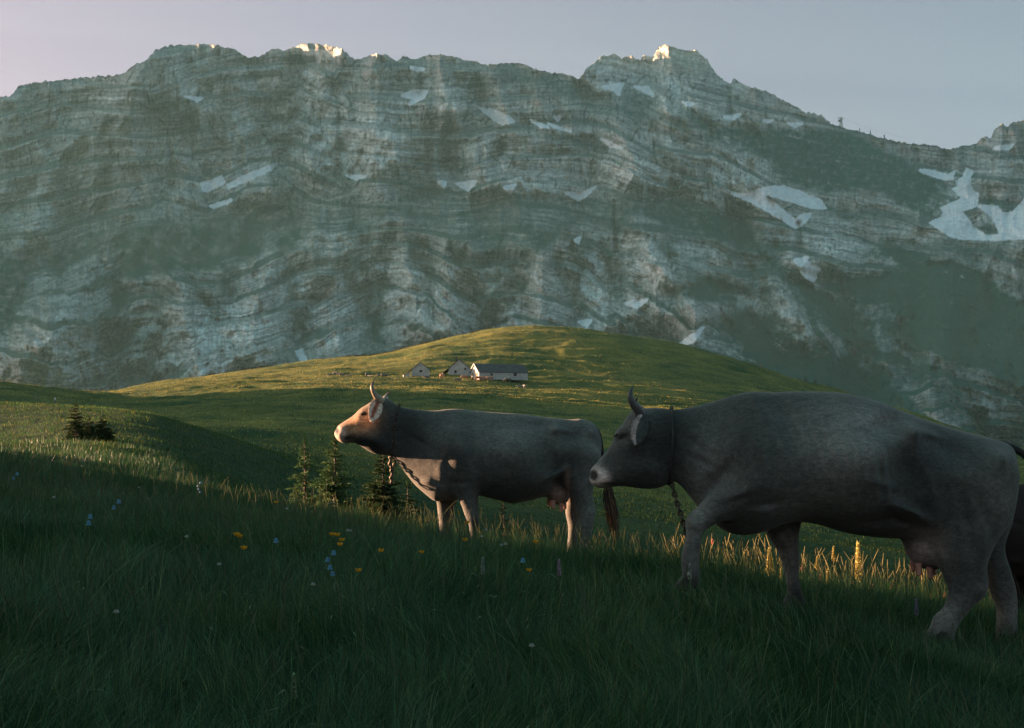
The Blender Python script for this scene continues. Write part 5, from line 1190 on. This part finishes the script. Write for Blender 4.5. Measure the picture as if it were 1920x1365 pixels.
for k in range(16):
    px = 1478 + k * 5.6 + rng.uniform(-1.5, 1.5); d = 585 + rng.uniform(0, 45)
    plant_spruce(fm, px, d, f'tiny dark conifer in the row on the right slope, {ORD[k]} from the left', float(rng.uniform(.45, .95)), float(rng.uniform(0, 6)), 'conifers in a row on the right slope', .3)

# ------------------------------------------------------------------ cable car line on the crest
def crest_point(px):
    cols, top, cx_, cy_, cz_ = MT; return np.array([np.interp(px, cols, cx_), np.interp(px, cols, cy_), np.interp(px, cols, cz_)])
def pylon(px, hgt, wid, label, arms, name='cable_car_pylon', group=None):
    b = crest_point(px) - np.array([0, 0, 6.0]); hgt += 6; r = empty(name, tuple(b), label, 'pylon', group)
    mb = MB(); w0, w1 = wid, wid * .38; rr_ = .75 if arms else .55
    for sx in (-1, 1):
        for sy in (-1, 1): mb.tube([(sx * w0, sy * w0, 0), (sx * w1, sy * w1, hgt)], rr_, 5)
    nb = 6 if arms else 4
    for k in range(nb):
        z0, z1 = hgt * k / nb, hgt * (k + 1) / nb; a0 = w0 + (w1 - w0) * k / nb; a1 = w0 + (w1 - w0) * (k + 1) / nb
        for s_ in (-1, 1):
            mb.tube([(-a0, s_ * a0, z0), (a1, s_ * a1, z1)], rr_ * .6, 4); mb.tube([(a0, s_ * a0, z0), (-a1, s_ * a1, z1)], rr_ * .6, 4); mb.tube([(s_ * a0, -a0, z0), (s_ * a1, a1, z1)], rr_ * .6, 4)
    mb.build('lattice', M['steel'], r)
    if arms:
        a = MB(); a.tube([(-13, 0, hgt), (13, 0, hgt)], .9, 5); a.tube([(-10, 0, hgt - 7), (9, 0, hgt - 7)], .8, 5); a.tube([(-13, 0, hgt), (-6, 0, hgt - 4)], .5, 4); a.tube([(13, 0, hgt), (6, 0, hgt - 4)], .5, 4)
        a.tube([(-6, 0, hgt), (0, 0, hgt + 4), (6, 0, hgt)], .6, 4)
        a.build('crossarm', M['steel'], r)
        a = MB(); a.box((-11, -1.5, hgt - 15), (-4, 1.5, hgt - 9)); a.build('work_platform', M['steel'], r, smooth=False)
    return b + np.array([0, 0, hgt])
t0 = pylon(1577, 34, 5.5, 'tall lattice cable car pylon with crossarms on the mountain crest', True)
t1 = pylon(1612, 13, 1.8, 'short lattice mast on the crest, nearest the tall pylon', False, 'lattice_mast')
t2 = pylon(1632, 13, 1.8, 'middle one of the three short lattice masts on the crest', False, 'lattice_mast')
t3 = pylon(1658, 15, 1.8, 'short lattice mast on the crest, farthest right from the tall pylon', False, 'lattice_mast')
for off, lab in ((-12, 'upper thin cable running from the tall pylon down along the crest'), (12, 'lower thin cable running from the tall pylon down along the crest')):
    e = t3 + np.array([90, 0, -14]); mb = MB(); a = t0 + np.array([off, 0, 0])
    pts = [a * (1 - t) + e * t + np.array([0, 0, -22 * t * (1 - t) * (1 if off < 0 else 1.8)]) for t in np.linspace(0, 1, 14)]
    mb.tube(pts, .11, 4); o = mb.build('cable', M['steel'], origin=tuple(a)); tag(o, lab, 'cable')

# ------------------------------------------------------------------ the meadow: blades of grass
def blades(n, dr, pxr, hrange, width, levels, palette, seed, bend=0.5, hmap=None, keep=None, dist_pow=1.0, clump=0.55, turn=0.7):
    g = np.random.default_rng(seed)
    u = g.random(n * 2); lo, hi = dr
    if dist_pow == 1.0: d = lo + (hi - lo) * u
    else: d = (lo ** dist_pow + (hi ** dist_pow - lo ** dist_pow) * u) ** (1 / dist_pow)
    px = g.uniform(pxr[0], pxr[1], n * 2); x = (px - W / 2) / F * d; y = d
    # tufts: pull blades towards scattered tuft centres
    cs = 0.13; cxi = np.floor(x / cs); cyi = np.floor(y / cs)
    hx = np.modf(np.abs(np.sin(cxi * 12.9898 + cyi * 78.233) * 43758.5453))[0]; hy = np.modf(np.abs(np.sin(cxi * 39.425 + cyi * 11.135) * 24634.6345))[0]; hz = np.modf(np.abs(np.sin(cxi * 7.31 + cyi * 51.7) * 9821.13))[0]
    tx = (cxi + hx) * cs; ty = (cyi + hy) * cs
    w = clump * g.random(n * 2) ** .7; x = x * (1 - w) + tx * w; y = y * (1 - w) + ty * w
    dens = 0.62 + 0.55 * fbm(x / 0.9, y / 0.9, 2, seed + 1) + 0.25 * hz
    ok = g.random(n * 2) < dens
    if keep is not None: ok &= keep(x, y)
    x = x[ok][:n]; y = y[ok][:n]; hz = hz[ok][:n]; tx = tx[ok][:n]; ty = ty[ok][:n]; m = len(x)
    z = ground_z(x, y) - .01
    big = 0.75 + 0.55 * fbm(x / 1.6, y / 1.3, 3, seed + 5) + .18 * hz
    h = g.uniform(hrange[0], hrange[1], m) * np.clip(big, .35, 1.5) * (0.75 + .5 * g.random(m) ** 3)
    if hmap is not None: h *= hmap(x, y)
    flow = 2.2 * fbm(x / 2.2, y / 2.2, 2, seed + 9) * math.pi
    dirx = .55 * np.cos(flow) + 2.2 * (x - tx) + g.normal(0, .42, m) - .12; diry = .55 * np.sin(flow) + 2.2 * (y - ty) + g.normal(0, .42, m)
    bd = bend * g.uniform(.3, 1.5, m)
    wv = width * g.uniform(.6, 1.3, m) * (1 if np.ndim(width) == 0 else 1)
    a = g.uniform(-turn, turn, m) + np.arctan2(x, y) * 0; sx, sy = np.cos(a), np.sin(a)
    V = []; 
    for k in range(levels):
        t = k / (levels - 1); lat = h * bd * t ** 1.8; zz = h * (t - .28 * bd * t ** 2.2)
        X = x + dirx * lat; Y = y + diry * lat; Z = z + zz; ww = wv * (1 - t) ** .6 * .5
        if k < levels - 1: V += [np.stack([X - sx * ww, Y - sy * ww, Z], 1), np.stack([X + sx * ww, Y + sy * ww, Z], 1)]
        else: V += [np.stack([X, Y, Z], 1)]
    nv = 2 * (levels - 1) + 1
    VV = np.stack(V, 1).reshape(-1, 3); b = np.arange(m) * nv
    Q = np.concatenate([np.stack([b + 2 * k, b + 2 * k + 1, b + 2 * k + 3, b + 2 * k + 2], 1) for k in range(levels - 2)]) if levels > 2 else np.zeros((0, 4), int)
    T_ = np.stack([b + nv - 3, b + nv - 2, b + nv - 1], 1)
    pal = np.array(palette); ci = np.clip((len(pal) * (0.5 + .42 * fbm(x / 1.1, y / 1.1, 2, seed + 13) + g.normal(0, .22, m))).astype(int), 0, len(pal) - 1)
    c = pal[ci] * (g.uniform(.5, 1.3, m) + .9 * (g.random(m) > .93))[:, None]
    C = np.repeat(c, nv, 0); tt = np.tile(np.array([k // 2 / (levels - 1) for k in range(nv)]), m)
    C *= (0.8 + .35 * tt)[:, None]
    return VV, Q, T_, C
def stuff(name, parts_, label, m='grass'):
    VV = []; QQ = []; TT = []; CC = []; n = 0
    for V, Q, T_, C in parts_: VV.append(V); QQ.append(Q + n); TT.append(T_ + n); CC.append(C); n += len(V)
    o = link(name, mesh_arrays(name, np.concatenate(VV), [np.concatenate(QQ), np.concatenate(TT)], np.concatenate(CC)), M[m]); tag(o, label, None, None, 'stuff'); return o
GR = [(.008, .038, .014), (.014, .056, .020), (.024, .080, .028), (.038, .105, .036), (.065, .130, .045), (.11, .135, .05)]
def low_by_cow(x, y):
    d1 = np.exp(-((x - 1.55) / .9) ** 2 - ((y - 7.6) / .8) ** 2); d2 = np.exp(-((x - 2.35) / .5) ** 2 - ((y - 7.2) / .9) ** 2)
    return (1 - .35 * d1) * (1 - .45 * d2) * (1 - .42 * sm(10.8, 13, y) * sm(-.2, 1.2, x))
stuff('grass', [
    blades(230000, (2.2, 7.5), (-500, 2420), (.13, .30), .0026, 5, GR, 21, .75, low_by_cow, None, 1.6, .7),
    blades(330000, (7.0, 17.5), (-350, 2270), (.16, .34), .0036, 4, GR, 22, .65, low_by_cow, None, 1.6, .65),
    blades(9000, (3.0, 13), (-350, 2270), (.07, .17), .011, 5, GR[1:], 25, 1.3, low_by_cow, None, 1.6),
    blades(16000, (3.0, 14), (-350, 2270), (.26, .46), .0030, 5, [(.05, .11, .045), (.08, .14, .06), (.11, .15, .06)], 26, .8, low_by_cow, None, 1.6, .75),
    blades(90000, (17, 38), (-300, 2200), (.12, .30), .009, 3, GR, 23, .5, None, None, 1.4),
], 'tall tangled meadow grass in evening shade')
# stalks with seed heads standing above the leaves
def stalks(n, dr, pxr, hr, seed, col, headcol, wmul=1.0):
    g = np.random.default_rng(seed); d = (dr[0] ** 1.5 + (dr[1] ** 1.5 - dr[0] ** 1.5) * g.random(n)) ** (1 / 1.5); px = g.uniform(*pxr, n); x = (px - W / 2) / F * d; y = d
    z = ground_z(x, y); h = g.uniform(*hr, n); lx = g.normal(-.02, .16, n); ly = g.normal(0, .16, n); VV = []; QQ = []; CC = []; k0 = 0
    m = 7
    for k in range(m):
        t = k / (m - 1); head = t > .78
        w = (.0008 + (.0010 * math.sin(math.pi * min(1, (t - .74) / .26)) if head else 0)) * wmul
        X = x + lx * h * t ** 2; Y = y + ly * h * t ** 2; Z = z + h * (t - .06 * t * t)
        VV.append(np.stack([np.stack([X - w, Y - w * .3, Z], 1), np.stack([X + w, Y + w * .3, Z], 1)], 1)); CC.append(headcol if head else col)
    V = np.stack(VV, 1).reshape(-1, 3); b = np.arange(n) * 2 * m
    Q = np.concatenate([np.stack([b + 2 * k, b + 2 * k + 1, b + 2 * k + 3, b + 2 * k + 2], 1) for k in range(m - 1)])
    C = np.tile(np.repeat(np.array(CC), 2, 0), (n, 1)) * np.repeat(g.uniform(.7, 1.3, n), 2 * m)[:, None]
    return V, Q, np.zeros((0, 3), int), C
stuff('seed_grass', [stalks(900, (4.0, 9), (-200, 2100), (.28, .46), 31, (.035, .07, .028), (.07, .08, .04)), stalks(1500, (9, 15), (-200, 2100), (.26, .46), 32, (.04, .075, .03), (.09, .095, .045), 1.3),
                     stalks(160, (12.5, 15.5), (1250, 1900), (.36, .6), 33, (.13, .14, .05), (.34, .28, .12), 2.0)], 'thin stalks with pale seed heads rising above the meadow grass')
# short cropped tussocks on the knoll and the big hill
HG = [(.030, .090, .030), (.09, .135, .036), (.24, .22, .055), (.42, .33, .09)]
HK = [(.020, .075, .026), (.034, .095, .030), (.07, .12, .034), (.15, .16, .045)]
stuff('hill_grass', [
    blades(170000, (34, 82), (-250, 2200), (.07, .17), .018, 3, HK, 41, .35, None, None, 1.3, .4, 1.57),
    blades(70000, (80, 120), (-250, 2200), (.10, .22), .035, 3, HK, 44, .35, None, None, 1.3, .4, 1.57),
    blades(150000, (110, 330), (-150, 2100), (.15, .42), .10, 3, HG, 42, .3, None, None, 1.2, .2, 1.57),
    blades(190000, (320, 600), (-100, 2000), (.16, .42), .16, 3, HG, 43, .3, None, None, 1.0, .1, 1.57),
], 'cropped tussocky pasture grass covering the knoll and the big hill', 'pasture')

# ------------------------------------------------------------------ flowers, each where it stands in the meadow
def flower_at(px, py, d, hmin=.10):
    """a stem rooted in the ground whose head is at that spot of the meadow"""
    x, y, z = P(px, py, d); gz = float(ground_z(x, y)); return float(x), float(y), gz, max(float(z) - gz, hmin)
def depth_for(px, py, hgt):
    """distance at which a flower of height hgt shows its head at the pixel"""
    ds = np.linspace(4.2, 20, 120); x, y, z = P(px, py, ds); gz = ground_z(x, y, False); e = z - gz - hgt
    k = np.where(e[:-1] * e[1:] < 0)[0]
    return float(ds[k[0]]) if len(k) else float(ds[np.argmin(np.abs(e))])
def petals(mb, c, r, n, cup, col, ctr=None, w=.55, face=None):
    for k in range(n):
        a = 2 * math.pi * k / n; d = np.array([math.cos(a), math.sin(a), 0]); s_ = np.array([-d[1], d[0], 0])
        p = np.array(c); tip = p + d * r + np.array([0, 0, cup * r]); mid_ = p + d * r * .55 + np.array([0, 0, cup * r * .25])
        mb.add([p, mid_ - s_ * r * w, tip - s_ * r * w * .4, tip + s_ * r * w * .4, mid_ + s_ * r * w], [(0, 1, 2, 3)], [(0, 3, 4)], c=col)
    if ctr is not None: mb.ball(np.array(c) + [0, 0, .15 * r], r * .3, 7, 5, ctr)
def stem(r, h, lean, leafy=2, thick=.0022):
    mb = MB(); mb.tube([(0, 0, -.02), (lean * .3 * h, 0, h * .5), (lean * h, 0, h)], [thick, thick * .8, thick * .6], 5, sub=3, c=(.05, .10, .03))
    for k in range(leafy):
        z0 = h * (.12 + .22 * k); a = rng.uniform(0, 6.28); d = np.array([math.cos(a), math.sin(a), 0]); s_ = np.array([-d[1], d[0], 0]) * .004; p = np.array([0, 0, z0])
        mb.add([p, p + d * .05 + s_ + [0, 0, .02], p + d * .11 + [0, 0, .01], p + d * .05 - s_ + [0, 0, .02]], [(0, 1, 2, 3)], c=(.05, .10, .03))
    return mb.build('stem', M['grass'], r)
def buttercup(px, py, label, hgt=.40, s_=1.0):
    d = depth_for(px, py, hgt); x, y, gz, h = flower_at(px, py, d); r = empty('buttercup', (x, y, gz), label, 'flower', 'yellow flowers in the meadow', float(rng.uniform(0, 6)))
    ln_ = rng.uniform(-.1, .1); stem(r, h, ln_); mb = MB(); petals(mb, (ln_ * h, 0, h - .012), .0135 * s_, 5, 1.0, (.72, .34, .015), (.5, .3, .02), .62); mb.build('blossom', M['petal'], r)
def daisy(px, py, label, col=(.40, .42, .40), hgt=.36, s_=1.0, grp='small white flowers in the meadow', nm='white_flower'):
    d = depth_for(px, py, hgt); x, y, gz, h = flower_at(px, py, d); r = empty(nm, (x, y, gz), label, 'flower', grp, float(rng.uniform(0, 6)))
    stem(r, h, 0); mb = MB(); petals(mb, (0, 0, h), .010 * s_, 8, .5, col, (.5, .4, .1), .3); petals(mb, (0, 0, h + .003), .007 * s_, 6, 1.1, col, None, .35); mb.build('blossom', M['petal'], r)
def bell(px, py, label, n=2, hgt=.36, s_=1.0, col=(.10, .24, .36)):
    d = depth_for(px, py, hgt); x, y, gz, h = flower_at(px, py, d); r = empty('bellflower', (x, y, gz), label, 'flower', 'blue flowers in the meadow', 0)
    stem(r, h, 0)
    for k in range(n):
        mb = MB(); a = k * 2.4; c = np.array([.014 * math.cos(a), .014 * math.sin(a), h - k * .024 * s_]); R_ = .0075 * s_
        pr = [(0.2, .9), (.75, .7), (.9, .2), (1.0, -.4), (1.35, -.9)]; V = [c + np.array([R_ * q * math.cos(t), R_ * q * math.sin(t), R_ * 1.2 * zz]) for q, zz in pr for t in np.arange(9) * 2 * math.pi / 9]
        mb.add(V, [(i * 9 + j, i * 9 + (j + 1) % 9, (i + 1) * 9 + (j + 1) % 9, (i + 1) * 9 + j) for i in range(4) for j in range(9)], c=col); mb.build('blossom', M['petal'], r)
def spike(px, py, label, length, rad, col, hgt, nm, grp, cat='flower', dens=46, d=None):
    d = d or depth_for(px, py, hgt); x, y, gz, h = flower_at(px, py, d); r = empty(nm, (x, y, gz), label, cat, grp, float(rng.uniform(0, 6)))
    stem(r, h, 0, 4, .004); mb = MB()
    for k in range(dens):
        t = k / dens; z0 = h - length * (1 - t); a = k * 2.4; rr_ = rad * (1.0 - .75 * t) * (.6 + .4 * min(1, t * 6)); dd = np.array([math.cos(a), math.sin(a), 0]); s2 = np.array([-dd[1], dd[0], 0]) * rad * .38
        p = np.array([0, 0, z0]); q = p + dd * rr_ + [0, 0, rad * .25]
        mb.add([p, q - s2, q + [0, 0, rad * .55], q + s2], [(0, 1, 2, 3)], c=np.array(col) * rng.uniform(.75, 1.25)); mb.add([p, q - s2 * .4 - [0, 0, rad * .4], q + dd * rad * .1, q + s2 * .6], [(0, 1, 2, 3)], c=np.array(col) * rng.uniform(.6, 1.1))
    mb.build('flower_spike', M['petal'], r)
for px, py, lab in ((429, 999, 'left one of a pair of orange-yellow buttercups in dark grass'), (438, 1003, 'right one of a pair of orange-yellow buttercups in dark grass'), (472, 1024, 'small yellow buttercup just below the bright pair on the left'),
                    (624, 999, 'left yellow buttercup of the close pair below the dark spruce'), (632, 1000, 'right yellow buttercup of the close pair below the dark spruce'), (637, 1019, 'yellow buttercup right below the close pair'), (652, 1010, 'yellow buttercup to the right of the close pair'),
                    (704, 1029, 'single yellow buttercup in the grass left of the fore legs of the raised-head cow'), (795, 1032, 'lone yellow buttercup in front of the hanging brisket of the raised-head cow'), (672, 1066, 'lowest yellow buttercup in the left middle of the meadow'),
                    (866, 1009, 'pale yellow flower below the fore hoof of the raised-head cow'), (882, 978, 'orange flower against the fore leg of the raised-head cow'), (1003, 1014, 'orange flower in tall grass under the belly of the raised-head cow'), (984, 1067, 'yellow flower low in the centre of the meadow'),
                    (520, 940, 'tiny yellow flower in the shade left of the spruces')):
    buttercup(px, py, lab, .38, 1.0 if py < 1030 else .9)
for px, py, n, lab in ((217, 940, 2, 'pair of light blue bells on the dark left slope'), (163, 968, 1, 'upper single blue bell near the left edge'), (160, 980, 1, 'lower single blue bell near the left edge'), (373, 905, 4, 'tall pale blue spike of bells, brightest on the left slope'), (511, 1013, 1, 'lone blue bell between the yellow flowers'),
                       (619, 1036, 4, 'blue spike of bells in the middle of the dark grass'), (28, 888, 2, 'faint blue bells at the left edge'), (974, 1050, 1, 'pale blue bell below the belly of the raised-head cow')):
    bell(px, py, lab, n, .40, 1.15)
for px, py, lab in ((612, 901, 'white flower against the bushy spruce'), (618, 945, 'left white blossom of the pair below the spruces'), (626, 943, 'right white blossom of the pair below the spruces'), (657, 997, 'white flower next to the close yellow pair'), (652, 996, 'tiny white flower above the yellow buttercups'),
                    (101, 934, 'single round whitish flower on the far left slope'), (260, 915, 'small dull white flower on the left slope'), (538, 955, 'tiny white flower left of the spruces'), (350, 1008, 'pale flower low on the left slope'), (911, 995, 'white flower tuft under the cow between fore and hind legs'),
                    (903, 1008, 'white flower left of the white tuft under the cow'), (940, 1024, 'left one of the small white flowers under the belly'), (947, 1022, 'right one of the small white flowers under the belly'), (1269, 1024, 'white flower by the lifted hoof of the striding cow'), (1263, 1018, 'tiny white flower above another near the lifted hoof'),
                    (997, 1213, 'white flower low in the centre foreground'), (218, 1150, 'pale flower in the dark left foreground'), (411, 1060, 'faint white flower in the dark left meadow'), (587, 1098, 'greenish white flower head in the left foreground'), (1292, 1078, 'small white bud beside the lifted hoof')):
    daisy(px, py, lab, s_=1.0)
for px, py, lab, c in ((1048, 1060, 'pale violet orchid spike in the middle foreground', (.50, .36, .48)), (1293, 1068, 'whitish orchid spike under the lifted hoof', (.5, .5, .46)), (905, 1056, 'faint white orchid spike left of the violet one', (.36, .42, .38)), (1718, 1135, 'dull violet orchid spike between the hind legs of the striding cow', (.3, .22, .36)), (551, 1275, 'pale green orchid spike near the bottom edge', (.25, .35, .2))):
    spike(px, py - 10, lab, .07, .011, c, .36, 'orchid', 'orchids in the meadow')
for px, py, d, L_, lab in ((1609, 1018, 14.2, .38, 'tallest yellow flower spike, glowing behind the belly of the striding cow'), (1443, 1030, 14.4, .26, 'yellow flower spike just left of the planted far foreleg'), (1465, 1066, 14.0, .16, 'short yellow spike right beside the far foreleg'), (1552, 1068, 14.2, .18, 'short yellow spike left of the tallest one'), (1563, 1026, 15.0, .16, 'thin yellow spike left of the tallest one'), (1532, 1046, 14.6, .12, 'thin brownish spike between the far foreleg and the short yellow spike')):
    spike(px, py, lab, L_, .045 if L_ > .2 else .026, (.55, .46, .16), .6, 'yellow_spike', 'yellow flower spikes behind the striding cow', 'plant', 60, d)
for px, py, lab in ((1504, 1062, 'pink knotweed head right of the far foreleg'), (1538, 1078, 'pink head below the thin yellow spikes'), (1600, 1092, 'pink head below the tallest yellow spike'), (1636, 1097, 'pink head right of the tallest yellow spike'), (1745, 1114, 'left pink head of the close pair near the hind legs'), (1772, 1112, 'right pink head of the close pair near the hind legs'), (1336, 1012, 'brownish pink head right of the lifted foreleg'), (1700, 1108, 'pink head under the udder of the striding cow'), (1672, 1098, 'small pink head left of the udder')):
    spike(px, py, lab, .045, .018, (.62, .26, .24), .5, 'pink_flower', 'pink flower heads behind the striding cow', dens=30, d=14.0)
